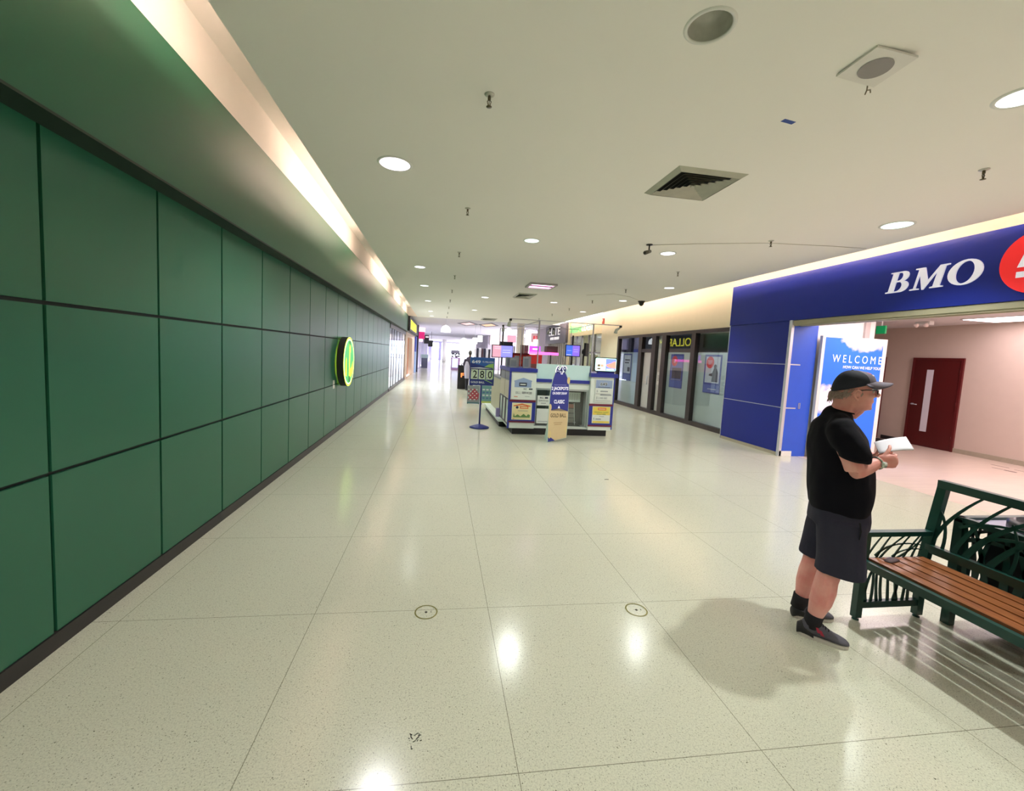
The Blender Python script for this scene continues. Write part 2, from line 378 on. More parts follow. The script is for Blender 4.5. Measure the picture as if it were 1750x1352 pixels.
def red_door(name, y0, y1, z1, label, vision=True):
    d = thing(name, label, 'door', (11.88, (y0 + y1) / 2, 0)); h = (y1 - y0) / 2
    MB().box(-.03, 0, -h, h, 0.005, z1).build('leaf', dredm, d)
    b = MB(); b.box(-.045, 0, -h - .045, -h, 0, z1 + .045); b.box(-.045, 0, h, h + .045, 0, z1 + .045); b.box(-.045, 0, -h, h, z1, z1 + .045)
    b.build('frame', M('red_frame', (96, 26, 28), .4), d)
    if vision:
        v = MB().box(-.034, -.03, 8.43 - 8.38, 8.57 - 8.38, .37, 1.89).build('vision_panel', M('frosted_pane', (205, 196, 204), .3, emit=.12), d)
        b = MB(); b.tube([(-.03, .40, 1.02), (-.09, .40, 1.02)], .02); b.tube([(-.09, .41, 1.02), (-.09, .28, 1.015)], .011); b.build('handle', alu, d)
        b = MB(); [b.tube([(-.04, -h + .005, z - .05), (-.04, -h + .005, z + .05)], .008) for z in (.3, 1.1, 1.85)]; b.build('hinge', M('red_frame'), d)
    return d
red_door('door', 7.91, 8.85, 2.135, 'dark red door with a tall narrow glass strip and lever handle')
red_door('door', 9.60, 10.5, 2.14, 'dark red door mostly hidden behind the welcome board', False)

wb = thing('welcome_board', 'tall blue sky banner board reading WELCOME beside the open shop entrance', 'sign board', (8.12, 7.13, 0))
skyb = bpy.data.materials.new('printed_sky'); skyb.use_nodes = True
nt = skyb.node_tree; pb = nt.nodes['Principled BSDF']; tc = nt.nodes.new('ShaderNodeTexCoord'); nz = nt.nodes.new('ShaderNodeTexNoise'); nz.inputs['Scale'].default_value = 1.6; nz.inputs['Detail'].default_value = 6
nt.links.new(tc.outputs['Object'], nz.inputs['Vector']); nz.inputs['Scale'].default_value = 5.0
def nd(op, a, b_=None, c_=None):
    q = nt.nodes.new('ShaderNodeMath'); q.operation = op
    for i_, z_ in enumerate((a, b_, c_)):
        if z_ is None: continue
        if isinstance(z_, (int, float)): q.inputs[i_].default_value = z_
        else: nt.links.new(z_, q.inputs[i_])
    return q.outputs[0]
sxyz = nt.nodes.new('ShaderNodeSeparateXYZ'); nt.links.new(tc.outputs['Object'], sxyz.inputs[0]); tot = None
for cx_, cz_, rx_, rz_ in ((.18, 2.42, .55, .30), (.28, 2.26, .26, .14), (-.60, 1.16, .42, .30)):
    dx_ = nd('DIVIDE', nd('SUBTRACT', sxyz.outputs[0], cx_), rx_); dz_ = nd('DIVIDE', nd('SUBTRACT', sxyz.outputs[2], cz_), rz_)
    q = nd('SUBTRACT', 1.0, nd('SQRT', nd('ADD', nd('MULTIPLY', dx_, dx_), nd('MULTIPLY', dz_, dz_)))); tot = q if tot is None else nd('MAXIMUM', tot, q)
val = nd('ADD', tot, nd('MULTIPLY', nd('SUBTRACT', nz.outputs['Fac'], .5), 1.5))
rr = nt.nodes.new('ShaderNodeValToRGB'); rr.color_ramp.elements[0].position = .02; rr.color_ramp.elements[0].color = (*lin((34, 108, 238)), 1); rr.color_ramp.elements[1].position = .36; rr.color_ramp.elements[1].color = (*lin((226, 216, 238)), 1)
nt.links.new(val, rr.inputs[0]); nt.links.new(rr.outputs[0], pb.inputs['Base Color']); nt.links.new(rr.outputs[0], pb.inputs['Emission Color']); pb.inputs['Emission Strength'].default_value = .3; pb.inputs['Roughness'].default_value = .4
MB().box(-.78, .69, -.02, .04, .03, 2.41).build('board', white, wb)
b = MB(); b.quad((-.715, -.022, .08), (.60, -.022, .08), (.60, -.022, 2.385), (-.715, -.022, 2.385), 0)
b.build('sky_print', skyb, wb)
b = MB(); b.text('W E L C O M E', (.03, -.030, 1.985), *FRONT, 1.12, .15, 0); b.text('HOW CAN WE HELP YOU?', (.16, -.030, 1.825), *FRONT, .86, .055, 0, .012)
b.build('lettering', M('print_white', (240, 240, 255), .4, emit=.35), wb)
ex = thing('exit_sign', 'small green exit sign hanging from the room ceiling', 'exit sign', (9.95, 8.2, 2.73))
MB().box(-.02, .02, -.10, .10, -.09, .09).build('housing', M('exit_green', (20, 140, 80), .4, emit=.5), ex)
MB().box(-.01, .01, -.01, .01, .09, .22).build('stem', white, ex)
el = thing('emergency_light', 'twin head emergency lamp on the stained room ceiling', 'emergency light', (10.75, 7.95, 2.95))
b = MB(); b.box(-.06, .06, -.14, .14, -.08, 0); b.build('housing', white, el)
for s_ in (-1, 1): b = MB(); b.tube([(-.03, s_ * .08, -.05), (-.09, s_ * .10, -.10)], [.02, .045]); b.build('lamp_head', M('lamp_lens', (230, 200, 190), .3, emit=.25), el)
tr = thing('ceiling_light', 'rectangular lit panel in the ceiling of the room behind the entrance', 'ceiling light', (11.13, 6.35, 2.95))
MB().box(-.44, .44, -.92, .92, -.015, 0).build('frame', white, tr)
MB().box(-.41, .41, -.89, .89, -.02, -.015).build('diffuser', M('room_light_glow', (255, 236, 240), .5, emit=7), tr)
tag(MB().lathe([(0, -.012), (.09, -.012), (.1, 0)], (0, 0, 0), 20).build('ceiling_light', M('room_light_glow'), None, (9.84, 7.9, 2.95)), 'small round lamp in the room ceiling near the exit sign', 'ceiling light')
tag(MB().box(-.75, .75, -.45, .45, 0, .008).build('floor_mat', M('mat_black', (44, 36, 38), .9), None, (11.0, 9.35, 0)), 'dark mat on the room floor before the far red door', 'mat')
for k, (x, y, e) in enumerate(((9.8, 4.2, 95), (9.8, 1.0, 95), (8.0, 6.1, 45))):  # last one is added to brighten the white wing, no fixture there
    l = bpy.data.lights.new('room_fill', 'AREA'); l.energy = e; l.color = (1.0, .81, .80); l.size = 1.2; o = bpy.data.objects.new('room_fill', l); C.objects.link(o); o.location = (x, y, 2.93)
# ---- three smears on the room floor
R_ = random.Random(4); b = MB()
for k in range(7):
    x, y = 10.75 + R_.uniform(0, .5), 6.15 + R_.uniform(0, .45); b.box(x, x + .02, y, y + R_.uniform(.1, .3), 0.0005, .002)
tag(b.build('floor_scuff', M('scuff', (120, 98, 96), .6)), 'dark scuff streaks on the pinkish room floor', 'scuff marks'); bpy.data.objects['floor_scuff']['kind'] = 'stuff'

# ================================================================ SHOP WINDOWS ON THE RIGHT
frame_m = M('bronze_frame', (44, 34, 34), 0.4)
glass = bpy.data.materials.new('window_glass'); glass.use_nodes = True
nt = glass.node_tree; nt.nodes.remove(nt.nodes['Principled BSDF']); gl = nt.nodes.new('ShaderNodeBsdfGlossy'); gl.inputs['Roughness'].default_value = .015; gl.inputs[0].default_value = (.9, .95, 1, 1)
tp = nt.nodes.new('ShaderNodeBsdfTransparent'); tp.inputs[0].default_value = (.93, .96, .96, 1); lw = nt.nodes.new('ShaderNodeLayerWeight'); lw.inputs[0].default_value = .5
pw = nt.nodes.new('ShaderNodeMath'); pw.operation = 'POWER'; pw.inputs[1].default_value = 3.2; nt.links.new(lw.outputs['Facing'], pw.inputs[0])
fr = nt.nodes.new('ShaderNodeMath'); fr.operation = 'MULTIPLY_ADD'; fr.inputs[1].default_value = .5; fr.inputs[2].default_value = .06; nt.links.new(pw.outputs[0], fr.inputs[0])
mxs = nt.nodes.new('ShaderNodeMixShader'); nt.links.new(fr.outputs[0], mxs.inputs[0]); nt.links.new(tp.outputs[0], mxs.inputs[1]); nt.links.new(gl.outputs[0], mxs.inputs[2])
nt.links.new(mxs.outputs[0], nt.nodes['Material Output'].inputs['Surface'])
frost = M('frosted_film', (176, 188, 190), 0.5, noise=0.06, nscale=1.2)
wr = struct(MB().box(7.148, 7.153, 8.98, 15.95, 0.121, 2.60).build('window_1', glass), 'dark framed shop windows with frosted film')
wr.location = (0, 0, 0)
b = MB(); b.box(7.08, 7.22, 8.98, 15.97, 0, .12); b.box(7.08, 7.22, 8.98, 15.97, 2.60, 2.69)
for ya, yb_ in ((8.96, 9.04), (10.79, 10.98), (12.32, 12.56), (12.95, 13.2), (13.9, 14.14), (15.85, 15.97)): b.box(7.08, 7.22, ya, yb_, .12, 2.60)
b.box(7.09, 7.21, 13.2, 13.9, 2.06, 2.17)
b.build('frame', frame_m, wr)
b = MB()
for ya, yb_ in ((9.04, 10.79), (10.98, 12.32), (14.14, 15.85)): b.box(7.20, 7.215, ya, yb_, .12, 2.06)
b.build('frosted_film', frost, wr)
b = MB(); b.box(7.20, 7.215, 12.56, 12.95, .12, 2.6); b.box(7.20, 7.215, 13.2, 13.9, .12, 2.05); b.build('pale_film', M('pale_film', (204, 198, 196), .5), wr)
b = MB(); b.tube([(7.06, 13.32, .95), (7.06, 13.32, 1.25)], .015); b.box(7.06, 7.1, 13.31, 13.33, .97, .99); b.box(7.06, 7.1, 13.31, 13.33, 1.21, 1.23); b.build('handle', alu, wr)
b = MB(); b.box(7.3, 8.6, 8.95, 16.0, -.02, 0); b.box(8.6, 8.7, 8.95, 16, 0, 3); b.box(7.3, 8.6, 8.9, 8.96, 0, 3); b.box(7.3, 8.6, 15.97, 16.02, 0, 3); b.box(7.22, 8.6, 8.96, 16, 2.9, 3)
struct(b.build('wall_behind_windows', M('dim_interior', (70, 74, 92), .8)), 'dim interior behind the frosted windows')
for k, (yc, lab, top) in enumerate(((10.09, 'poster with red spot and dark figure, in the shop pane next to the blue panels', 1), (11.79, 'window poster with a red spot, in the pane beside the narrow door strip', 2), (15.17, 'window poster with white print, in the pane farthest from the blue panels', 3))):
    mats = [M('poster_blue', (58, 74, 150), .4), M('poster_pale', (196, 200, 216), .5), M('poster_red', (206, 70, 76), .5), M('poster_dark', (70, 70, 84), .5), M('poster_band', (86, 104, 176), .5)]
    els = [('r', .03, .02, .97, .22, 4), ('r', .08, .27, .92, .95, 1 if k != 1 else 4)]
    if k < 2: els += [('d', .33, .80, .16, 2), ('r', .2, .83, .46, .845, 1), ('r', .22, .79, .44, .805, 1), ('r', .24, .75, .40, .765, 1)]
    if k == 0: els += [('d', .66, .70, .055, 3), ('p', [(.5, .30), (.86, .30), (.84, .55), (.74, .66), (.60, .66), (.50, .52), (.34, .5), (.3, .46), (.52, .44)], 3), ('r', .3, .1, .8, .12, 1)]
    if k == 1: els += [('r', .18, .28, .9, .6, 3), ('r', .1, .24, .9, .25, 1)]
    if k == 2: els += [('r', .1, .3, .45, .55, 1), ('r', .2, .74, .8, .79, 3), ('r', .2, .64, .7, .69, 3), ('r', .55, .34, .85, .5, 3)]
    p = panel('window_poster', (7.172, yc, 1.49), WEST, .69, 1.03, .006, mats, els)
    p.location.x = 7.19; tag(p, lab, 'poster', 'posters in the shop windows')
sp_ = panel('notice_sheet', (7.19, 12.75, 1.2), WEST, .3, .42, .003, [white, M('ink', (70, 70, 90), .6)], [('r', .15, .3 + .1 * q, .85, .33 + .1 * q, 1) for q in range(5)]); tag(sp_, 'white notice sheet in the narrow glass strip beside the window door', 'notice')

# ================================================================ CEILING FIXTURES
trim_w = M('light_trim', (222, 222, 214), .4)
def glowm(nm, c, e): return M(nm, c, .5, emit=e)
g_pink = glowm('lens_pinkish', (255, 236, 250), 3.0); g_green = glowm('lens_greenish', (226, 255, 240), 2.2); g_white = glowm('lens_white', (250, 252, 255), 2.6)
def downlight(x, y, lens, label, group=None, w=SPOT_W, col=COL_GREENISH, beam=True, R=1.12):
    d = thing('downlight', label, 'ceiling light', (x, y, ZC), 0, group)
    MB().lathe([(.105 * R, -.001), (.105 * R, -.008), (.105 * R + .014, -.010), (.105 * R + .026, -.001)], n=28, cap=False).build('trim_ring', trim_w, d)
    MB().lathe([(0, -.006), (.06, -.006), (.105 * R, -.004)], n=28).build('lens', lens, d)
    if beam: spot(x, y, ZC - .03, w, col, 128, .055 if x == 3.749 else .115)
    return d
DL = [(-.533, 4.49, g_pink, 'round pinkish downlight over the green wall side, closest to the viewer in its row'),
      (-.533, 9.69, g_white, 'second round downlight of the row along the green wall'),
      (-.533, 12.38, g_green, 'third round downlight of the row along the green wall, with a bluish tint'),
      (-.533, 16.05, g_white, 'fourth round downlight of the row along the green wall'),
      (-.533, 20.1, g_white, 'fifth round downlight of the row along the green wall'),
      (-.533, 22.8, g_white, 'farthest round downlight of the row along the green wall'),
      (1.405, 6.78, g_green, 'round lit downlight in the middle of the ceiling, beyond the blue tape'),
      (1.41, 13.95, g_white, 'small lit downlight above the lottery kiosk corner'),
      (1.41, 18.3, g_white, 'far lit downlight straight ahead, just past the kiosk'),
      (3.80, 6.79, g_white, 'round lit downlight beside the bracket camera'),
      (3.80, 14.0, g_white, 'far lit downlight above the right end of the kiosk'),
      (5.62, 4.60, g_green, 'large greenish round downlight above the blue BMO band'),
      (5.61, 9.82, g_white, 'round lit downlight near the corner of the blue band'),
      (5.61, 12.48, g_white, 'round lit downlight above the shop windows'),
      (5.61, 16.17, g_white, 'farthest lit downlight on the shop window side'),
      (3.749, 2.379, g_white, 'bright downlight cut by the edge of the picture, above the bench')]
for x, y, g, lab in DL:
    downlight(x, y, g, lab, 'round ceiling downlights', SPOT_W * (1.6 if abs(x - 3.749) < .001 else 1.0), COL_WHITE if g is g_pink else COL_GREENISH, True, 1.45 if g is g_pink or x == 5.62 else 1.12)
for x, y in ((-.53, -.3), (3.8, -2.4), (5.6, -.2), (1.4, -2.5), (-.53, -5), (3.8, -5.5)):
    spot(x, y, ZC - .03)
for x, y in ((1.4, 24.6), (-.5, 30), (3.8, 30), (1.4, 38), (4.5, 42), (1.4, 52), (4.5, 60), (0, 66), (3, 76)):
    spot(x, y, ZC + .05, SPOT_W * 1.6, (.93, .92, 1.0), 150)
# the unlit can
d = thing('downlight', 'unlit recessed can with an open metal reflector, nearest the top edge', 'ceiling light', (HX, HY, ZC), 0, 'round ceiling downlights')
MB().lathe([(HR - .004, 0.0), (HR - .002, -.007), (.132, -.007), (.137, 0)], n=32, cap=False).build('trim_ring', trim_w, d)
b = MB(); n = 32; prof = [(HR, 0.0), (.112, .07), (.108, .11), (.100, .111), (.085, .19), (.05, .22), (.0, .225)]
vs = [(r * math.cos(2 * PI * j / n), r * math.sin(2 * PI * j / n), z) for r, z in prof for j in range(n)]
b.add(vs, [(i * n + (j + 1) % n, i * n + j, (i + 1) * n + j, (i + 1) * n + (j + 1) % n) for i in range(len(prof) - 1) for j in range(n)], 0, True)
b.build('reflector', M('spun_reflector', (206, 204, 194), .35, .15, noise=.25, nscale=14), d)
MB().lathe([(0, .20), (.022, .20), (.03, .15), (.02, .11), (0, .10)], n=14).build('bulb', M('dead_bulb', (120, 118, 108), .2), d)

# sprinklers
sp_m = M('sprinkler_brass', (104, 96, 74), .35, .8)
def sprinkler(x, y, label, group):
    s_ = thing('sprinkler', label, 'sprinkler', (x, y, ZC), 0, group)
    MB().lathe([(0, -.012), (.02, -.012), (.036, -.004), (.038, 0)], n=18).build('escutcheon', M('sprinkler_cup', (190, 188, 176), .35, .4), s_)
    b = MB(); b.lathe([(.011, -.01), (.012, -.035), (.008, -.04), (0, -.04)], n=10)
    for q in (-1, 1): b.tube([(0, 0, -.034), (q * .014, 0, -.05), (q * .006, 0, -.078), (0, 0, -.085)], .0035, 6)
    b.tube([(0, 0, -.04), (0, 0, -.08)], .003, 6); b.build('frame_arms', sp_m, s_)
    MB().lathe([(0, -.083), (.02, -.084), (.021, -.087), (0, -.090)], n=14).build('deflector', sp_m, s_)
    return s_
spr = None
ordn = ['nearest', 'second', 'third', 'fourth', 'fifth', 'sixth', 'seventh', 'eighth', 'ninth']
for col_, (x, y0_, nn, where) in enumerate(((.28, 3.155, 9, 'in the line down the middle of the hall'), (4.77, 3.22, 8, 'in the line toward the shop windows'))):
    for k in range(nn):
        lab = f'{ordn[k]} brass ceiling sprinkler {where}'
        loc = (x, y0_ + 2.42 * k, ZC)
        if spr is None: spr = sprinkler(loc[0], loc[1], lab, 'ceiling sprinklers')
        else: dup(spr, loc, lab, 'ceiling sprinklers')

# supply diffuser with nested louvres
def diffuser(x0, x1, y0, y1, label, n_=6):
    cx, cy = (x0 + x1) / 2, (y0 + y1) / 2; hx, hy = (x1 - x0) / 2, (y1 - y0) / 2
    d = thing('air_diffuser', label, 'air vent', (cx, cy, ZC)); m1 = M('diffuser_metal', (176, 176, 160), .45, .2, noise=.12)
    def frame(b, a, c, z0, z1, in_z0):   # square ring from scale a to scale c
        P = [(-1, -1), (1, -1), (1, 1), (-1, 1)]
        vs = [(px * hx * a, py * hy * a, z0) for px, py in P] + [(px * hx * c, py * hy * c, z1) for px, py in P] + [(px * hx * c, py * hy * c, z1 + in_z0) for px, py in P]
        b.add(vs, [(k, (k + 1) % 4, 4 + (k + 1) % 4, 4 + k) for k in range(4)] + [(4 + k, 4 + (k + 1) % 4, 8 + (k + 1) % 4, 8 + k) for k in range(4)])
    b = MB(); frame(b, 1.0, .86, -.001, -.034, .03); b.build('border', m1, d)
    b = MB()
    for k in range(n_):
        a = .84 - k * .80 / n_; frame(b, a, a - .10, -.032, -.004, .004)
    b.box(-hx * .05, hx * .05, -hy * .05, hy * .05, -.03, -.02); b.build('louvres', M('louvre_metal', (176, 174, 160), .45, .3, noise=.2), d)
    MB().box(-hx * .86, hx * .86, -hy * .86, hy * .86, -.0018, -.0008).build('throat', M('duct_black', (26, 26, 24), .9), d)
    return d
diffuser(2.18, 2.915, 3.815, 4.51, 'large square air diffuser with stepped louvres on the near ceiling')
diffuser(2.25, 2.85, 12.4, 13.45, 'grey square air vent beyond the pinkish light panel', 5)
diffuser(2.15, 2.95, 21.9, 23.2, 'flat dark air vent at the far end of the cream ceiling', 4)
lp = thing('ceiling_light', 'square glowing pinkish light box mounted in the mid ceiling', 'ceiling light', (2.56, 10.82, ZC))
b = MB(); b.box(-.36, .36, -.34, -.28, -.05, 0); b.box(-.36, .36, .28, .34, -.05, 0); b.box(-.36, -.30, -.28, .28, -.05, 0); b.box(.30, .36, -.28, .28, -.05, 0); b.build('frame', M('light_box_frame', (196, 190, 186), .5), lp)
MB().box(-.30, .30, -.28, .28, -.012, -.006).build('diffuser', glowm('lens_rose', (255, 214, 246), 3.2), lp)
MB().box(-.30, .30, -.03, .03, -.045, -.02).build('divider', M('mauve_strip', (130, 80, 110), .5), lp)
sk = thing('ceiling_speaker', 'white square ceiling speaker plate with a round grey grille, one corner hanging', 'speaker', (2.55, 2.325, ZC))
b = MB(); b.add([(-.14, -.125, -.012), (.14, -.125, -.03), (.14, .125, -.045), (-.14, .125, -.02), (-.14, -.125, 0.0), (.14, -.125, -.018), (.14, .125, -.033), (-.14, .125, -.008)],
                [(0, 1, 2, 3), (4, 7, 6, 5), (0, 4, 5, 1), (1, 5, 6, 2), (2, 6, 7, 3), (3, 7, 4, 0)]); b.build('plate', M('speaker_plate', (226, 222, 214), .5), sk)
def sp_plane(x, y): return -.012 + (x + .14) / .28 * -.0185 + (y + .125) / .25 * (-.009) - (x + .14) / .28 * (y + .125) / .25 * .006 - .003
b = MB(); b.add([(.0 + .085 * math.cos(a * PI / 14), .0 + .085 * math.sin(a * PI / 14), sp_plane(.085 * math.cos(a * PI / 14), .085 * math.sin(a * PI / 14))) for a in range(28)], [tuple(range(27, -1, -1))])
b.build('grille', M('speaker_grille', (150, 144, 142), .7), sk)
b = MB(); b.tube([(.10, .13, -.03), (.12, .15, -.05), (.15, .155, -.04), (.16, .16, -.055)], .004, 6); b.tube([(.12, .15, -.05), (.115, .155, -.075)], .004, 6); b.build('wire', M('loose_wire', (140, 130, 108), .6), sk)
tag(MB().box(-.055, .055, -.018, .018, -.002, 0).build('tape', M('blue_tape', (44, 74, 150), .6), None, (2.552, 2.968, ZC), (0, 0, .15)), 'small strip of blue tape stuck on the ceiling', 'tape')
cm = thing('security_camera', 'small dark bracket camera hanging from the ceiling beside a downlight', 'camera', (3.25, 6.39, ZC))
bk = M('camera_black', (40, 38, 34), .4)
b = MB(); b.lathe([(0, -.01), (.05, -.01), (.05, 0)], n=16); b.tube([(0, 0, -.01), (.0, .0, -.09), (-.01, 0, -.12)], .011, 8); b.build('bracket', bk, cm)
b = MB(); b.tube([(.03, .02, -.10), (-.09, -.05, -.15)], [.026, .032], 12); b.build('body', M('camera_body', (92, 88, 74), .4), cm)
b = MB(); b.tube([(-.09, -.05, -.15), (-.10, -.056, -.154)], .024, 12); b.build('lens', bk, cm)
dc = thing('security_camera', 'black dome camera on the ceiling above the shop windows', 'camera', (6.14, 12.3, ZC))
MB().lathe([(0, -.03), (.10, -.03), (.11, 0)], n=20).build('mount', bk, dc); MB().ell((0, 0, -.03), (.085, .085, .12)).build('dome', bk, dc)
def cable(pts, label):
    b = MB(); b.tube(pts, .004, 5); return tag(b.build('cable', M('pale_cable', (196, 190, 172), .6)), label, 'cable')
cable([(3.3, 6.39, ZC - .004), (3.9, 6.1, ZC - .006), (4.8, 5.75, ZC - .003), (5.7, 5.6, ZC - .006), (6.3, 5.55, ZC - .003)], 'thin cable clipped along the ceiling from the bracket camera')
cable([(4.2, 11.9, ZC - .004), (4.8, 11.3, ZC - .006), (5.4, 11.6, ZC - .004), (6.1, 12.25, ZC - .005)], 'thin cable looping on the ceiling near the dome camera')
stb = thing('fire_alarm', 'small red fire alarm sounder high on the cream wall', 'alarm', (7.1, 17.6, 3.42))
MB().box(-.06, 0, -.07, .07, -.12, .12).build('housing', M('alarm_red', (170, 60, 50), .4), stb); MB().ell((-.06, 0, .03), (.03, .05, .05)).build('lens', M('alarm_lens', (220, 190, 180), .2), stb)

# cove lamps: real tubes lying on the ceiling edge behind the coves
warm = M('cove_tube_glow', (255, 206, 172), .5, emit=50.0, ecol=(255, 228, 214))
k = 0
for ya, yb_ in ((-1.5, 3.3), (5.3, 8.9), (11.6, 15.0), (17.2, 19.5), (21.0, 23.0)):
    for side, xx in ((-1, -1.24), (1, 6.25)):
        if side == 1: ya2, yb2 = (ya - .6, yb_ + .9) if ya < 10 else (ya - 1.3, yb_ + .6)
        else: ya2, yb2 = ya, yb_
        zt_c = 3.66 if k == 0 else 3.725
        t_ = thing('cove_lamp', f'{["nearest", "second", "third", "fourth", "farthest"][k]} tube lamp inside the cove above the {"green wall" if side < 0 else "shop side"}', 'cove lamp', (xx, (ya2 + yb2) / 2, zt_c), 0, 'tube lamps in the green wall cove' if side < 0 else 'tube lamps in the shop side cove')
        h = (yb2 - ya2) / 2; b = MB(); b.tube([(0, -h, .012), (0, h, .012)], .018, 10); b.build('tube', warm, t_)
        MB().box(-.03, .03, -h, h, -.03, -.008).build('batten', white, t_)
    k += 1

# ================================================================ LEFT: round badge sign, Dollarama, doorway
bs = thing('illuminated_sign', 'oval lit green and yellow blade sign sticking out of the green wall', 'sign', (-1.99, 8.9, 1.41))
b = MB(); b.box(0, .14, .0, .05, -.42, -.30); b.box(0, .14, .0, .05, .30, .42); b.build('bracket', M('sign_black', (30, 32, 30), .5), bs)
ovl = [(.0 + .0, 0)]
def ov(rx, rz, y, n=36, cx=.17): return [(cx + rx * math.cos(2 * PI * k / n), y, rz * math.sin(2 * PI * k / n)) for k in range(n)]
# drum mounted on the wall: the face looks out along the wall normal, seen very obliquely
def disc(b, rad, x, m, n=40, rz=None):
    rz = rz or rad
    b.add([(x, rad * math.cos(2 * PI * k / n), rz * math.sin(2 * PI * k / n)) for k in range(n)], [tuple(range(n))], m)
b = MB(); R0 = .505; n = 40
vs = [(x, R0 * math.cos(2 * PI * k / n), R0 * math.sin(2 * PI * k / n)) for x in (0.0, .13) for k in range(n)]
b.add(vs, [(k, (k + 1) % n, n + (k + 1) % n, n + k) for k in range(n)], 0, True)
b.build('drum', M('sign_black'), bs)
yl = M('sign_yellow_lit', (222, 246, 60), .4, emit=1.5); gr = M('sign_green_lit', (60, 170, 84), .4, emit=.9); wl_ = M('sign_white_lit', (240, 255, 225), .4, emit=1.5); yd = M('sign_gold_lit', (214, 220, 40), .4, emit=1.0)
b = MB(); disc(b, .505, .131, 0); disc(b, .465, .133, 1); disc(b, .445, .135, 2)
u, v = EAST
b.flat(shape_geo([[(.38, .0), (.62, .0), (.62, .72), (.76, .72), (.76, .95), (.38, 1.0)]]), (.137, .02, .04), u, v, .34, .66, 0)
b.flat(shape_geo([[(0, .1), (.5, 0), (.52, .35), (.4, .9), (.22, 1), (.06, .8)]]), (.138, -.22, -.10), u, v, .26, .40, 3)
b.flat(shape_geo([[(0, .0), (.5, .1), (1, .4), (.9, 1), (.5, .62), (.1, .5)]]), (.139, .2, -.16), u, v, .34, .36, 3)
b.build('lit_face', [yl, wl_, gr, yd], bs)
tag(panel('notice_sheet', (-2.0, 8.28, .98), EAST, .12, .16, .004, [white, M('ink')], [('r', .1, .45, .9, .55, 1)]), 'tiny white notice on the green wall under the lit oval sign', 'notice')
# glass front past the green panels
gl2 = struct(MB().box(-2.03, -2.01, 16.90, 24.2, 0.12, 2.56).build('window_2', glass), 'bright glass shopfront at the end of the green wall')
b = MB(); b.box(-2.06, -1.98, 16.88, 24.3, 0, .12); b.box(-2.06, -1.98, 16.88, 24.3, 2.56, 2.748)
for y in (16.9, 17.75, 18.6, 19.7, 21.1, 22.5, 24.2): b.box(-2.04, -2.0, y - .022, y + .022, .12, 2.56)
b.build('frame', frame_m, gl2)
b = MB(); b.box(-5.0, -2.2, 16.88, 32, -.02, 0.0, 1); b.box(-5.1, -5.0, 16.88, 32, 0, 3.2); b.box(-5, -2.2, 16.8, 16.88, 0, 3.2); b.box(-5, -2.2, 31.9, 32, 0, 3.2); b.box(-5, -2.06, 16.88, 31.9, 3.1, 3.2)
struct(b.build('wall_store_interior', [white, M('store_floor', (214, 212, 220), .3)]), 'white interior seen through the glass shopfront')
for y, z, q in ((18.4, 3.08, 'nearest'), (21.5, 3.08, 'middle'), (25, 3.08, 'farthest')):
    tag(MB().box(-.6, .6, -.9, .9, -.02, 0).build('ceiling_light', M('store_light', (250, 250, 255), .5, emit=7), None, (-3.4, y, z)), q + ' bright ceiling panel inside the glass shop at the end of the green wall', 'ceiling light', 'light panels inside the glass shop')
l = bpy.data.lights.new('store_fill', 'AREA'); l.energy = 260; l.size = 2.0; o = bpy.data.objects.new('store_fill', l); C.objects.link(o); o.location = (-3.4, 20.5, 3.0)  # fill light added inside to brighten the glass front
R_ = random.Random(11)
for k in range(6):
    y = 17.6 + k * 1.05; hh = 1.35
    sh = thing('store_shelf', f'{ordn[k]} shelf unit inside the glass shop, counted from the green wall end', 'shelf', (-3.1, y, 0), 0, 'shelves inside the glass shop')
    b = MB(); b.box(-.25, .25, -.42, .42, 0, .08); b.box(-.02, .02, -.42, .42, .08, hh); [b.box(-.25, .25, -.42, .42, z, z + .02) for z in (.45, .85, 1.3)]; b.build('rack', white, sh)
    b = MB(); cols = [M('goods_grey', (140, 136, 128), .5), M('goods_blue', (90, 104, 160), .5), M('goods_rose', (190, 120, 120), .5), M('goods_olive', (150, 150, 96), .5)]
    for z in (.10, .47, .87):
        yy = -.4
        while yy < .36: w2 = R_.uniform(.06, .14); b.box(.05, .22, yy, yy + w2 - .01, z, z + R_.uniform(.16, .3), R_.randrange(4)); yy += w2
    o = b.build('goods', cols, sh); o['kind'] = 'stuff'
sand = M('sand_surround', (216, 190, 168), .6, noise=.04)
b = MB(); b.box(-2.2, -1.96, 24.3, 25.4, 0, 2.748); b.box(-2.2, -1.96, 29.6, 32.2, 0, 2.748); b.box(-2.2, -1.96, 25.4, 29.6, 2.5, 2.748); b.box(-3.0, -2.9, 25.4, 29.6, 0, 2.6); b.box(-2.95, -2.2, 29.6, 29.7, 0, 2.6, 1)
struct(b.build('wall_doorway', [sand, M('warm_reveal', (222, 160, 130), .6)]), 'sand coloured doorway surround past the glass shopfront')
b = MB(); b.box(-2.2, -1.86, 24.0, 32.2, 2.749, 3.72); struct(b.build('trim_5', M('grey_fascia', (120, 132, 134), .45)), 'grey fascia over the sand doorway')
ds = thing('store_sign', 'black sign box with yellow DOLLARAMA letters above the sand doorway', 'sign', (-1.86, 27.6, 3.2))
MB().box(0, .14, -4.0, 4.0, -.42, .40).build('box', M('sign_black'), ds)
ylm = M('sign_letter_yellow', (236, 230, 50), .4, emit=2.2)
b = MB(); b.text('DOLLARAMA', (.142, -.75, -.03), *EAST, 5.3, .54, 0, .0, 0, .006); b.build('lettering', ylm, ds)

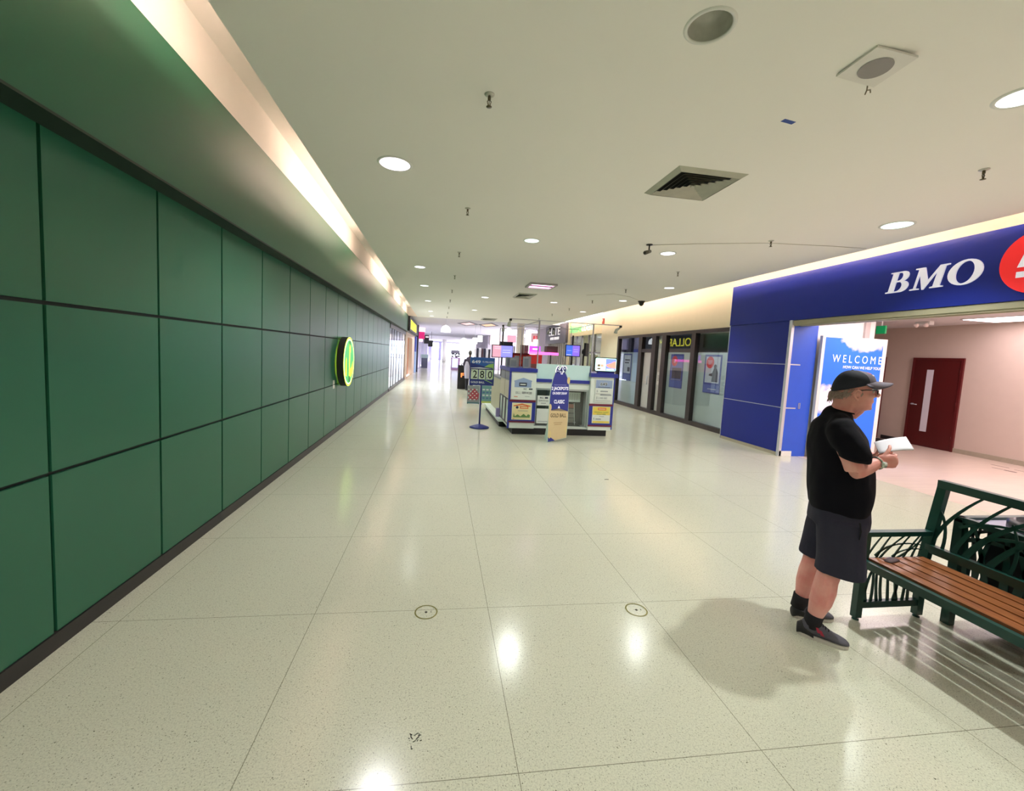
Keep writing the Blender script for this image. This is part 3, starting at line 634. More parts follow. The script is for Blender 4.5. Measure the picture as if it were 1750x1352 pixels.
# ---- far left run of stores
mauve = M('mauve_wall', (190, 184, 204), .6)
b = MB(); b.box(-3.1, -3.0, 32.2, YE, 0, 3.72); b.box(-3.0, -1.96, 33.0, 33.3, 2.6, 3.72); b.box(7.3, 7.5, 17.7, YE, 3.68, 3.8)
b.box(-3.0, -1.9, 40, 42, 0, 3.72); b.box(-3.0, -1.9, 50, 54, 0, 3.72); b.box(-3.0, -1.9, 62, 68, 0, 3.72)
struct(b.build('wall_far_left', mauve), 'mauve wall of the far stores past the doorway')
pb_ = thing('pillar_wrap', 'blue and white banner pillar past the sand doorway', 'banner', (-1.9, 32.6, 0))
MB().box(-.3, 0.05, -.2, .5, 0, 1.6).build('lower_panel', M('pale_blue', (150, 180, 220), .4), pb_); MB().box(-.3, 0.05, -.2, .5, 1.6, 2.75).build('upper_panel', M('banner_blue', (70, 96, 190), .4), pb_)
b = MB(); b.box(-2.2, -1.75, 33.4, 33.9, 0, 4.1 - .38); struct(b.build('column', M('dark_pier', (58, 52, 66), .5)), 'dark pier between the far stores')
fs = thing('hanging_sign', 'pale pink and crimson blade sign by the dark pier', 'sign', (-1.62, 36, 0))
b = MB(); b.box(-.3, .28, 0, .12, 3.3, 3.66); b.build('top_panel', M('glow_pinkwhite', (255, 226, 232), .4, emit=.9), fs)
b = MB(); b.box(-.24, .24, 0, .12, 2.7, 3.3, 0); b.build('logo_panel', M('crimson_glow', (206, 40, 110), .4, emit=.5), fs)
b = MB(); b.box(-.2, .1, 0, .12, 2.45, 2.7); b.build('foot_panel', M('glow_pinkwhite'), fs)
fs = thing('hanging_sign', 'black blade sign past the pink and crimson one', 'sign', (-1.15, 38, 0))
MB().box(-.35, .1, 0, .1, 2.35, 3.1).build('board', M('sign_black'), fs); MB().box(-.2, .05, -.01, 0, 2.9, 3.0).build('light_bar', M('glow_pinkwhite'), fs)
MB().box(-.45, -.42, 0.03, .06, 2.35, 3.72).build('hanger', M('sign_black'), fs)
fs = thing('hanging_sign', 'small black bracket sign, the farthest on the doorway side', 'sign', (-.95, 44, 0)); MB().box(-.35, .15, 0, .1, 2.15, 2.8).build('board', M('sign_black'), fs); MB().box(-.05, -.02, 0.02, .05, 2.8, 3.72).build('hanger', M('sign_black'), fs)
for k, (y, c1) in enumerate(((35.2, (120, 116, 150)), (37.4, (214, 210, 236)), (39.2, (96, 92, 128)), (44.5, (226, 224, 244)), (47.5, (140, 136, 180)), (57, (210, 206, 236)))):
    s_ = thing('shop_bay', f'{["dusky violet", "pale lilac", "slate violet", "whitish", "grey lilac", "washed out"][k]} storefront bay far down the doorway side', 'storefront', (-2.4, y, 0), 0, 'far storefront bays')
    MB().box(-.55, -.4, -.9, .9, 0, 3.7).build('bay', M('bay_%d' % k, c1, .5), s_)
    b = MB(); b.box(-.4, -.2, -.9, -.8, 0, 2.7); b.box(-.4, -.2, .8, .9, 0, 2.7); b.box(-.4, -.2, -.9, .9, 2.6, 2.75); b.build('frame', M('bay_frame', (70, 64, 86), .5), s_)
    if k in (1, 3): MB().box(-.39, -.36, -.7, .7, .3, 2.4).build('lit_window', M('lit_lilac', (236, 232, 255), .5, emit=.9), s_)
bb = thing('counter_stand', 'dark slatted stand against the far storefronts', 'stand', (-1.45, 41, 0)); MB().box(-.35, .25, -.2, .2, .02, 1.0).build('body', M('slate', (84, 86, 104), .6), bb); MB().box(-.38, .28, -.22, .22, 1.0, 1.35).build('display', M('mint_grey', (150, 170, 168), .5), bb)

# ================================================================ FAR END glazing
b = MB(); b.box(-3.1, 9.5, YE, YE + .3, 3.45, 3.8); b.box(-3.1, -1.75, YE, YE + .3, 0, 3.45, 1); b.box(-.30, .15, YE - .4, YE, 0, 3.6, 1)
struct(b.build('wall_end', [mauve, M('lilac_pier', (168, 162, 206), .6)]), 'end wall of the hall around the daylit glazing')
we = struct(MB().box(-1.75, 9.5, YE + .10, YE + .12, .03, 3.45).build('window_3', glass), 'daylit glazed end of the hall')
b = MB()
for x in (-1.75, -1.1, -.35, .15, 1.2, 2.4, 3.5, 4.6, 5.8, 7.0, 8.2): b.box(x - .04, x + .04, YE + .05, YE + .15, 0, 3.45)
b.box(-1.75, 9.5, YE + .05, YE + .15, .0, .1); b.box(-1.75, 9.5, YE + .05, YE + .15, 2.3, 2.38); b.build('frame', M('lilac_frame', (190, 188, 222), .5), we)
MB().box(-40, 50, YE + .5, YE + 80, -.12, -.02).build('ground_outside', M('asphalt_pale', (186, 186, 192), .8)); struct(bpy.data.objects['ground_outside'], 'pale paved ground outside the glazed end')
col = struct(MB().lathe([(.33, 0), (.33, 3.71)], (0.65, 70, 0), 24).build('column_round', white), 'round white column near the glazed end')

# ================================================================ RIGHT FAR STORES
b = MB(); b.box(7.1, 7.3, 18.0 - .25, 22.4, 2.9, 3.72); b.box(7.1, 7.3, 22.3, 22.7, 0, 3.72)
struct(b.build('wall_right_far', M('buttery_paint', (226, 214, 178), .7)), 'cream fascia and pier past the shop windows')
ns = thing('store_sign', 'green and white Naturecoen letters on the cream fascia', 'sign', (7.1, 20.55, 3.28))
b = MB(); b.text('Nature', (-.03, .78, .02), *WEST, 1.75, .42, 0, .0, .15, .012); b.build('green_lettering', M('neon_green', (110, 236, 130), .4, emit=.9), ns)
b = MB(); b.text('coen', (-.03, -.92, -.03), *WEST, 1.5, .30, 0, .0, 0, .012); b.build('white_lettering', M('neon_mint', (214, 246, 240), .4, emit=.7), ns)
w4 = struct(MB().box(7.2, 7.22, 17.78, 22.3, .1, 2.9).build('window_4', glass), 'glass storefront under the Naturecoen letters')
b = MB()
for y in (17.8, 18.8, 19.6, 20.6, 21.4, 22.25): b.box(7.17, 7.26, y - .035, y + .035, 0, 2.9)
b.box(7.17, 7.26, 17.78, 22.3, 0, .1); b.box(7.17, 7.26, 17.78, 22.3, 2.0, 2.06); b.build('frame', M('silver_frame', (150, 146, 150), .4, .4), w4)
b = MB(); b.box(7.26, 9.4, 17.75, 22.4, -.02, 0); b.box(9.4, 9.5, 17.7, 22.4, 0, 3); b.box(7.3, 9.4, 22.35, 22.4, 0, 3); b.box(7.3, 9.4, 17.7, 17.75, 0, 3); b.box(7.3, 9.4, 17.7, 22.4, 2.95, 3)
struct(b.build('wall_store_right', M('olive_cream', (206, 204, 160), .7)), 'pale olive interior of the store under the green letters')
for k, y in enumerate((18.3, 19.4, 20.4, 21.5)):
    s_ = thing('store_shelf', f'{ordn[k]} goods shelf in the store under the green letters, counted from the shop windows', 'shelf', (8.6, y, 0), 0, 'shelves under the green letters'); b = MB(); [b.box(-.2, .2, -.4, .4, z, z + .03) for z in (.05, .5, .95, 1.4, 1.8)]; b.box(.18, .2, -.4, .4, 0, 1.85); b.build('rack', M('wood_tan', (170, 140, 110), .6), s_)
    b = MB()
    for z in (.53, .98, 1.43):
        yy = -.38
        while yy < .34: b.box(-.15, .1, yy, yy + .08, z, z + R_.uniform(.14, .3), R_.randrange(4)); yy += .1
    b.build('goods', cols, s_)['kind'] = 'stuff'
l = bpy.data.lights.new('store_fill', 'AREA'); l.energy = 60; l.size = 1.5; o = bpy.data.objects.new('store_fill', l); C.objects.link(o); o.location = (8.3, 20, 2.85)
es = thing('store_sign', 'dark grey ELITE sign fascia over a slatted shutter', 'sign', (6.98, 25, 3.1))
MB().box(-.02, .3, -2.3, 2.2, -.52, .60).build('fascia', M('elite_grey', (96, 94, 108), .5), es)
b = MB(); b.text('ELITE', (-.022, .1, .20), *WEST, 2.5, .46, 0, .0, 0, .012); b.box(-.03, -.02, .15, .95, -.30, -.14); b.box(-.03, -.02, -1.0, .02, -.30, -.14); b.build('lettering', M('elite_white', (240, 236, 236), .4, emit=.5), es)
w5 = struct(MB().box(7.22, 7.24, 22.7, 27.2, .0, 2.58).build('window_5', M('shutter_shade', (150, 144, 140), .6)), 'slatted grey shutter under the ELITE sign')
b = MB()
y = 22.75
while y < 27.2: b.box(7.12, 7.22, y, y + .12, 0, 2.58); y += .42
b.build('slats', M('shutter_slat', (206, 200, 198), .5), w5)
b = MB(); b.box(7.25, 7.35, 27.2, 31, 0, 3.72, 1); b.box(7.6, 9.6, 31, 31.2, 2.9, 3.72, 0); b.box(9.5, 9.7, 31, YE, 0, 3.72, 0); b.box(7.5, 9.5, 36, 36.2, 0, 3.72, 1); b.box(5.2, 9.5, 44, 44.2, 2.7, 3.72, 0); b.box(5.0, 9.5, 44.2, 60, 0, 3.7, 1)
struct(b.build('wall_far_right', [M('far_cream', (226, 210, 206), .7), M('far_grey', (176, 168, 178), .7)]), 'hazy walls of the far stores on the shop side')
ps = thing('store_sign', 'red letters on a pale fascia far beyond the kiosk', 'sign', (7.7, 30.9, 3.08)); MB().box(-.9, 1.2, 0, .1, -.3, .4).build('board', M('pale_rose', (236, 196, 196), .5, emit=.25), ps)
b = MB(); [b.box(-.75 + .17 * q, -.64 + .17 * q, -.02, 0, -.08 + .03 * (q % 2), .18) for q in range(10)]; b.build('lettering', M('far_red', (230, 60, 70), .4, emit=.6), ps)
ps = thing('store_sign', 'pink lit sign panel beside the white dome lamp', 'sign', (5.5, 32, 2.97)); MB().box(-.35, .35, 0, .1, -.28, .28).build('panel', M('rose_lit', (236, 160, 176), .5, emit=.5), ps); MB().box(-.35, .35, 0, .1, -.6, -.28).build('lower_panel', M('lit_lilac', (236, 232, 255), .5, emit=.9), ps)
struct(MB().box(4.8, 5.2, 25.8, 26.2, 0, 3.75).build('column_square', M('warm_white', (244, 232, 222), .6)), 'square warm white column beyond the kiosk')

# ---- hanging lamps
lampw = M('shade_glow', (255, 255, 255), .4, emit=1.6)
def dome(x, y, z, r, label):
    t_ = thing('pendant_lamp', label, 'pendant lamp', (x, y, z), 0, 'white dome pendants'); top = (ZC if y < 24 else ZC + .12) - z
    MB().lathe([(r, 0), (r * .98, r * .5), (r * .78, r * 1.0), (r * .45, r * 1.3), (.03, r * 1.42), (0, r * 1.43)], n=24).build('shade', lampw, t_)
    MB().tube([(0, 0, r * 1.4), (0, 0, top)], .012, 6).build('rod', alu, t_); return t_
dome(.28, 26, 2.92, .30, 'large white dome pendant over the walkway, near the far ceiling step')
dome(3.95, 24.3, 2.93, .27, 'white dome pendant right behind the kiosk track')
dome(1.9, 34.5, 2.45, .34, 'small low white dome pendant far down the walkway')
for x, y, z, lab in ((2.29, 28, 2.34, 'white box lantern, the lower of the two over the far racks'), (2.63, 28.0, 2.50, 'white box lantern, the higher of the two over the far racks'), (5.66, 27.6, 2.36, 'white cylinder lantern beside the dark wood panel'), (6.4, 27.6, 2.44, 'white cylinder lantern in front of the red letters')):
    t_ = thing('lantern', lab, 'pendant lamp', (x, y, z), 0, 'white lanterns'); MB().lathe([(0, 0), (.16, 0), (.165, .02), (.165, .42), (0, .42)], n=16).build('shade', lampw, t_); MB().tube([(0, 0, .42), (0, 0, ZC + .12 - z)], .01, 6).build('rod', alu, t_)

# ---- ceiling coffers with an orange glow
for k, (x, y) in enumerate(((1.80, 28.8), (3.24, 28.8))):
    t_ = thing('ceiling_coffer', ['diamond ceiling frame with a pinkish glow', 'diamond ceiling frame with an orange glow, beside the vent'][k], 'ceiling feature', (x, y, ZC + .12))
    b = MB(); g = shape_geo([[(.5, 0), (1, .5), (.5, 1), (0, .5)], [(.5, .12), (.9, .5), (.5, .88), (.1, .5)]]); b.flat(g, (0, 0, -.001), X_, (0, -1, 0), 1.42, 4.2, 0, 0, .03); b.build('frame', M('coffer_grey', (130, 126, 138), .6), t_)
    b = MB(); g = shape_geo([[(.5, .14), (.88, .5), (.5, .86), (.12, .5)]]); b.flat(g, (0, 0, -.001), X_, (0, -1, 0), 1.42, 4.2, 0, 0, .008); b.build('glow_panel', M('coffer_glow%d' % k, [(232, 190, 190), (250, 190, 150)][k], .5, emit=.6), t_)

# ---- far kiosk with hats, racks, person
hk = thing('vending_kiosk', 'small far kiosk topped with hats and a pale blue panel', 'kiosk', (1.45, 40, 0))
MB().box(-.4, .45, -.4, .4, .0, 1.2).build('base', M('mauve_kiosk', (150, 116, 150), .5), hk); MB().box(-.30, .25, -.42, -.40, .25, 1.12).build('panel', M('sky_panel', (206, 220, 255), .5, emit=.5), hk)
b = MB(); R_ = random.Random(5)
for k in range(14): b.ell((R_.uniform(-.38, .38), R_.uniform(-.3, .3), 1.2 + R_.uniform(.05, .45)), (.12, .12, .07), 10, 6)
b.build('hats', M('hat_dark', (76, 68, 78), .8), hk); MB().box(-.42, .38, -.3, .3, 1.6, 1.9).build('canopy', M('canopy_dark', (96, 92, 104), .7), hk)
b = MB(); [b.tube([(x, 0, 1.2), (x, 0, 1.62)], .02, 6) for x in (-.35, .32)]; b.build('posts', bk, hk)
tb = thing('display_table', 'low white table beside the far hat kiosk', 'table', (2.35, 38, 0)); MB().box(-.45, .45, -.3, .3, .62, .8).build('top', white, tb); [MB().box(x - .03, x + .03, -.25, .25, 0, .62).build('leg', M('sign_black'), tb) for x in (-.38, .38)]
for k in range(7):
    x = 2.45 + k * .17; c = [(235, 235, 245), (40, 40, 60), (235, 235, 245), (90, 60, 70), (40, 44, 70), (235, 235, 245), (50, 50, 60)][k]
    t_ = thing('display_rack', ["white upright display panel, first of the row above the lottery sign", "black upright display panel between the first two white ones", "white upright display panel between a black and a maroon one", "maroon upright display panel above the lottery sign", "navy upright display panel beside the maroon one", "white upright display panel between the navy and last black one", "black upright display panel, last of the row toward the kiosk"][k], 'display rack', (x, 29.5, 0), 0, 'upright display panels'); MB().box(-.05, .05, -.3, .3, .12, 2.05 + .03 * (k % 3)).build('panel', M('rack_%d' % k, c, .5, emit=.25 if c[0] > 200 else 0), t_); MB().box(-.08, .08, -.3, .3, 0, .12).build('base', bk, t_)
st = thing('menu_stand', 'black stand with a glowing orange letter beside the standing person', 'stand', (1.07, 19.6, 0)); MB().box(-.21, .21, -.15, .15, 0, 1.12).build('body', M('stand_black', (34, 30, 32), .6), st)
b = MB(); b.text('F', (.0, -.152, .66), *FRONT, .14, .2, 0, .03); b.build('lettering', M('orange_glow', (255, 130, 70), .4, emit=1.5), st)

# ================================================================ LOTTERY KIOSK
KX, KY = 2.66, 8.73
def kb(x0, x1, y0, y1, z0, z1): return MB().box(x0 - KX, x1 - KX, y0 - KY, y1 - KY, z0, z1)
royal = M('royal_blue', (44, 56, 152), .4, noise=.03); maroon = M('maroon_strip', (110, 30, 60), .4); kwhite = M('kiosk_white', (226, 236, 230), .45, noise=.02)
slat_ = M('silver_edge', (176, 186, 186), .35, .5); blk = M('plinth_black', (26, 26, 30), .5); aqua = M('aqua_panel', (206, 238, 240), .3, noise=.03)
kk = thing('lottery_kiosk', 'white and royal blue lottery ticket kiosk in the middle of the hall', 'kiosk', (KX, KY, 0))
kb(1.62, 3.78, 8.79, 12.6, 0, .14).build('plinth', blk, kk)
kb(1.53, 2.09, 8.74, 10.15, .14, 1.37).build('cabinet', kwhite, kk)
kb(3.33, 3.86, 8.74, 9.9, .14, 1.33).build('cabinet', kwhite, kk)
kb(1.49, 2.10, 8.71, 10.2, 1.37, 1.45).build('countertop', royal, kk)
kb(3.31, 3.94, 8.71, 9.95, 1.33, 1.415).build('countertop', royal, kk)
b = kb(1.525, 2.10, 8.732, 8.75, .30, .74); b.box(1.495 - KX, 1.535 - KX, 0, .02, .14, 1.37); b.build('blue_band', royal, kk)
b = kb(3.325, 3.87, 8.732, 8.75, .255, .73); b.box(3.86 - KX, 3.885 - KX, 0, .03, .16, 1.33); b.build('blue_band', royal, kk)
b = kb(1.52, 2.10, 8.726, 8.75, .72, .765); b.box(1.52 - KX, 2.10 - KX, -.004, .02, .265, .30); b.build('maroon_trim', maroon, kk)
b = kb(3.32, 3.87, 8.726, 8.75, .69, .735); b.box(3.32 - KX, 3.87 - KX, -.004, .02, .225, .26); b.build('maroon_trim', maroon, kk)
kb(2.10, 3.32, 8.84, 8.86, 1.235, 1.565).build('privacy_panel', aqua, kk)
kb(2.10, 3.32, 8.80, 9.3, 1.165, 1.235).build('counter_strip', royal, kk)
kb(2.10, 3.33, 8.83, 9.2, 1.03, 1.165).build('drawer_front', kwhite, kk); kb(2.10, 3.33, 8.81, 8.87, .14, .185).build('bottom_rail', kwhite, kk)
b = kb(2.1, 3.33, 9.15, 9.18, .185, 1.03); b.build('display_back', M('case_olive', (92, 94, 80), .6, noise=.1), kk)
b = kb(2.44, 2.48, 8.83, 9.15, .185, 1.03); b.build('display_divider', slat_, kk)
b = kb(2.10, 3.33, 8.83, 8.85, .99, 1.03); b.box(3.27 - KX, 3.33 - KX, .1, .12, .185, .99); b.box(2.10 - KX, 2.14 - KX, .1, .12, .185, .99); b.box(2.10 - KX, 3.33 - KX, .1, .12, .185, .2); b.box(2.74 - KX, 2.78 - KX, .1, .12, .185, .99); b.build('display_frame', slat_, kk)
b = kb(2.78, 3.27, 9.13, 9.149, .2, .99); b.build('display_backcloth', M('case_dark', (46, 46, 50), .6), kk)
kb(2.14, 3.27, 8.838, 8.842, .2, .99).build('display_glass', glass, kk)
# side run of lower cabinets
side_p = M('side_laminate', (206, 196, 176), .45, noise=.06); grey_p = M('grey_glaze', (126, 130, 142), .4, noise=.15, nscale=10)
b = MB()
for k in range(2): ya = 8.80 + k * .68; b.box(1.515 - KX, 1.53 - KX, ya - KY, ya + .64 - KY, .78, 1.16)
b.build('side_panel', side_p, kk)
b = MB()
for k in range(2): ya = 8.80 + k * .68; b.box(1.515 - KX, 1.53 - KX, ya - KY, ya + .64 - KY, 1.17, 1.36)
b.build('side_glazing', grey_p, kk)
b = MB()
for k in range(3):
    ya = 8.80 + k * .45
    b.box(1.508 - KX, 1.53 - KX, ya - KY, ya + .02 - KY, .2, .76); b.box(1.508 - KX, 1.53 - KX, ya + .4 - KY, ya + .42 - KY, .2, .76)
    b.box(1.508 - KX, 1.53 - KX, ya + .02 - KY, ya + .4 - KY, .2, .22); b.box(1.508 - KX, 1.53 - KX, ya + .02 - KY, ya + .4 - KY, .74, .76)
b.build('side_frame', M('mauve_grey', (124, 116, 126), .5), kk)
kb(1.50, 1.53, 8.74, 8.80, .14, 1.37).build('corner_trim', royal, kk)
kb(1.60, 2.2, 10.2, 12.5, .14, 1.08).build('rear_cabinet', M('rear_laminate', (196, 190, 164), .5, noise=.06), kk)
kb(1.56, 2.25, 10.2, 12.55, 1.08, 1.12).build('rear_counter', M('counter_grey', (116, 120, 132), .4), kk)
kb(3.2, 3.84, 9.95, 12.5, .14, 1.1).build('rear_cabinet', kwhite, kk)
kb(2.2, 3.2, 12.0, 12.5, .14, 1.25).build('rear_cabinet', M('rear_maroon', (120, 36, 40), .5), kk)
b = kb(1.42, 1.62, 9.6, 12.7, .13, .19); b.build('side_ledge', kwhite, kk)
b = kb(1.46, 1.62, 9.7, 12.6, 0.0, .13); b.build('ledge_toe', blk, kk)
kb(1.42, 1.50, 9.95, 10.08, .19, .40).build('ledge_cap', M('lilac_cap', (140, 128, 176), .5), kk)
# rack of poles and rails above the counters
pole_m = M('pole_silver', (214, 208, 218), .3, .5)
b = MB()
for x, y, z0 in ((2.125, 8.9, 1.0), (3.36, 8.9, 1.3), (2.14, 10.9, 1.08), (3.5, 10.9, 1.08), (2.5, 12.3, 1.2), (1.75, 12.3, 1.08)): b.tube([(x - KX, y - KY, z0), (x - KX, y - KY, 2.50)], .016 if y < 9 else .012, 8)
b.build('pole', pole_m, kk)
b = MB()
b.tube([(1.47 - KX, 8.85 - KY, 2.50), (3.97 - KX, 8.85 - KY, 2.50)], .009, 6); b.tube([(1.6 - KX, 10.9 - KY, 2.5), (3.7 - KX, 10.9 - KY, 2.5)], .009, 6); b.tube([(1.75 - KX, 12.3 - KY, 2.5), (2.6 - KX, 12.3 - KY, 2.5)], .009, 6)
b.tube([(2.125 - KX, 8.85 - KY, 2.5), (2.14 - KX, 12.3 - KY, 2.5)], .009, 6); b.tube([(3.36 - KX, 8.85 - KY, 2.5), (3.5 - KX, 10.9 - KY, 2.5)], .009, 6)
b.build('rail', pole_m, kk)
for k, (x, y, dx) in enumerate(((1.47, 8.85, -.03), (3.97, 8.85, -.10), (3.0, 10.9, .0), (1.62, 10.9, .0), (2.9, 10.9, -.05))):
    t_ = MB(); t_.tube([(x - KX, y - KY, 2.5), (x - KX, y - KY, 2.455)], .03, 10); h_ = t_.build('spotlight_head', bk, kk)
    b = MB(); b.tube([(x - KX, y - KY, 2.455), (x + dx - KX, y - .02 - KY, 2.40), (x + dx * 1.2 - KX, y - .03 - KY, 2.33)], [.012, .032, .04], 12); b.build('spotlight_shade', M('spot_glass', (190, 196, 186), .2), h_)
# items on the kiosk
pap = M('paper_white', (224, 232, 226), .6); pale_b = M('print_paleblue', (150, 170, 206), .6); inkb = M('print_ink', (52, 60, 80), .6); inkg = M('print_grey', (140, 150, 156), .6); orange = M('print_orange', (226, 110, 60), .6); yel = M('print_yellow', (236, 214, 96), .6); grn = M('print_green', (110, 150, 90), .6)
MT = [pap, pale_b, inkb, inkg, orange, yel, grn, M('print_navy', (36, 44, 110), .5), M('print_cream', (236, 226, 176), .6)]
tag(panel('price_poster', (1.80, 8.722, 1.06), FRONT, .50, .58, .004, MT, [('r', .12, .46, .86, .70, 1), ('p', [(.10, .70), (.5, .82), (.88, .72), (.88, .68), (.1, .66)], 1), ('r', .32, .5, .66, .64, 2), ('r', .37, .55, .61, .59, 0), ('t', 'PAY', .60, .40, .14, .07, 2, .02), ('r', .76, .38, .92, .43, 2), ('t', 'BILL', .30, .26, .22, .09, 3), ('t', 'SERVICES', .68, .26, .44, .08, 2, .01), ('r', .12, .1, .28, .12, 4), ('r', .6, .12, .8, .135, 3)]), 'white poster with blue header reading BILL SERVICES on the kiosk front', 'poster', 'posters on the kiosk front')
tag(panel('price_poster', (1.80, 8.722, .515), FRONT, .44, .37, .004, MT, [('r', .02, .02, .98, .98, 8), ('p', [(.08, .84), (.5, .96), (.92, .84), (.92, .78), (.5, .88), (.08, .78)], 4), ('r', .40, .66, .82, .82, 4), ('r', .44, .71, .78, .77, 8), ('d', .26, .73, .03, 2), ('r', .3, .52, .8, .545, 3), ('p', [(.08, .14), (.1, .4), (.16, .2), (.3, .32), (.44, .2), (.6, .36), (.74, .22), (.82, .34), (.92, .30), (.92, .14)], 6), ('r', .05, .03, .14, .06, 4)]), 'small cream poster with orange header and green landscape in the blue band', 'poster', 'posters on the kiosk front')
tag(panel('price_poster', (3.63, 8.722, 1.03), FRONT, .40, .50, .004, MT, [('r', .02, .62, .98, .98, 1), ('t', '649', .48, .80, .44, .17, 0, .06), ('t', '649', .48, .80, .40, .14, 2, .01), ('r', .14, .65, .86, .67, 2), ('t', '$', .12, .48, .06, .12, 3), ('r', .30, .46, .74, .50, 3), ('r', .04, .36, .92, .372, 2), ('r', .3, .30, .96, .34, 3), ('t', '$', .12, .18, .06, .12, 3), ('t', '2 000 000', .46, .18, .5, .08, 3), ('r', .04, .06, .92, .07, 2)]), 'pale blue and white 649 jackpot poster under the tablet screen', 'poster', 'posters on the kiosk front')
tag(panel('price_poster', (3.61, 8.722, .49), FRONT, .42, .38, .004, MT, [('r', .02, .5, .98, .98, 5), ('r', .30, .78, .76, .92, 4), ('r', .34, .83, .72, .87, 8), ('t', 'WINNING TICKET', .5, .66, .8, .07, 6, .02), ('t', 'SOLD HERE', .5, .55, .5, .07, 6, .02), ('r', .4, .40, .66, .425, 3), ('t', '$', .1, .27, .05, .12, 2), ('r', .2, .23, .5, .28, 3), ('r', .04, .03, .96, .14, 5)]), 'yellow and white winning ticket poster in the blue band under the tablet', 'poster', 'posters on the kiosk front')
tag(panel('notice_card', (2.30, 8.834, .755), FRONT, .28, .22, .004, MT, [('t', 'BILL', .35, .78, .3, .16, 2, .02), ('r', .6, .7, .85, .86, 2), ('t', 'SERVICES', .5, .48, .8, .14, 2), ('r', .3, .2, .7, .26, 3)]), 'white notice card in the display case beside the standee', 'notice')
tag(panel('notice_card', (2.30, 8.834, .41), FRONT, .28, .33, .004, MT, [('r', .1, .12, .9, .15, 3)]), 'blank pale sheet low in the display case beside the standee', 'notice')
tag(panel('receipt_sheet', (3.06, 9.0, .84), FRONT, .28, .22, .004, MT, [('r', .1 + .2 * k, .15, .12 + .2 * k, .85, 3) for k in range(4)]), 'white printed sheet pinned inside the dark display case', 'sheet')
cr = thing('card_holder', 'clear acrylic stand with small cards in the dark display case', 'holder', (2.98, 9.0, .2))
b = MB(); b.bar((-.09, 0, 0), (-.06, 0, .5), .012, .012); b.bar((.12, 0, 0), (.08, 0, .5), .012, .012); b.bar((-.15, .02, .06), (.15, .02, .06), .01, .01); b.build('frame', M('acrylic', (214, 218, 214), .2), cr)
for k in range(4): MB().box(-.07, .09, .0, .01, .06 + .11 * k, .15 + .11 * k).build('card', [M('card_grey', (120, 116, 112), .6), M('card_rust', (140, 84, 70), .6)][k == 3], cr)
tag(MB().box(-.035, .035, 0, .004, 0, .08).build('tag_card', M('tag_pink', (216, 90, 110), .5), None, (2.83, 9.0, .86)), 'small pink tag inside the dark display case', 'tag')
# tablet and other screens
tb = thing('tablet_display', 'bright rounded tablet screen on the blue top of the kiosk end', 'screen', (3.67, 8.84, 1.415))
g = shape_geo([arc(.94, .88, .06, .12, 0, 90, 4) + arc(.06, .88, .06, .12, 90, 180, 4) + arc(.06, .12, .06, .12, 180, 270, 4) + arc(.94, .12, .06, .12, 270, 360, 4)])
b = MB(); b.flat(g, (0, 0, .20), X_, Z_, .52, .32, 0, 0, .03); b.build('case', M('tablet_black', (24, 26, 30), .4), tb)
b = MB(); b.flat(g, (0, -.031, .20), X_, Z_, .49, .285, 0)
b.quad((0, -.032, .07), (.235, -.032, .07), (.235, -.032, .33), (0, -.032, .33), 1); b.add([(x_, -.0325, z_) for x_, z_ in ((.0, .20), (.1, .23), (.2, .28), (.235, .27), (.235, .12), (.1, .13), (.03, .16))], [tuple(range(7))], 2)
b.quad((-.19, -.0325, .15), (-.13, -.0325, .15), (-.13, -.0325, .2), (-.19, -.0325, .2), 3); b.quad((-.12, -.0325, .15), (-.05, -.0325, .15), (-.05, -.0325, .2), (-.12, -.0325, .2), 4)
b.quad((-.19, -.0325, .09), (-.12, -.0325, .09), (-.12, -.0325, .12), (-.19, -.0325, .12), 3); b.quad((.02, -.0325, .08), (.2, -.0325, .08), (.2, -.0325, .11), (.02, -.0325, .11), 0)
b.build('screen', [M('scr_mint', (206, 255, 236), .4, emit=1.0), M('scr_blue', (120, 140, 255), .4, emit=1.0), M('scr_orange', (255, 150, 130), .4, emit=1.0), M('scr_brown', (120, 90, 70), .4, emit=.6), M('scr_salmon', (255, 160, 140), .4, emit=.9)], tb)
MB().box(-.16, .22, -.02, .08, 0, .05).build('foot', royal, tb)
def monitor(name, c, w, h, yaw, label, mats, els, pole=None):
    m = thing(name, label, 'screen', c, yaw)
    MB().box(-w / 2 - .02, w / 2 + .02, 0, .05, -h / 2 - .02, h / 2 + .02).build('casing', M('tablet_black'), m)
    p = panel('screen', (0, -.002, 0), FRONT, w, h, .001, mats, els, m)
    if pole: b = MB(); b.tube([(.0, .06, pole[0]), (.0, .06, pole[1])], .022, 8); b.build('pole', bk, m)
    return m
sb = M('scr_blue1', (70, 110, 220), .4, emit=.9); sv = M('scr_violet', (140, 110, 235), .4, emit=.9); sw = M('scr_white', (230, 230, 255), .4, emit=.9); spk = M('scr_pink', (230, 170, 190), .4, emit=.8)
monitor('menu_screen', (3.44, 10.5, 1.915), .36, .27, -.08, 'blue and violet screen on a black pole inside the kiosk', [sb, sv, sw], [('r', .48, 0, 1, 1, 1), ('r', .05, .08, .4, .13, 2), ('r', .08, .5, .4, .52, 2), ('r', .55, .6, .9, .62, 2), ('r', .55, .4, .9, .42, 2)], (-.80, .40))
m2 = thing('screen_back', 'dark monitor turned sideways on a black pole inside the kiosk', 'screen', (3.83, 10.5, 1.96), 1.0)
MB().box(-.17, .17, 0, .05, -.17, .17).build('casing', M('monitor_dark', (52, 46, 50), .5), m2); MB().tube([(0.05, .1, -.85), (.05, .1, .02)], .025, 8).build('pole', bk, m2); MB().ell((.04, .09, -.06), (.07, .06, .08)).build('pivot', bk, m2)
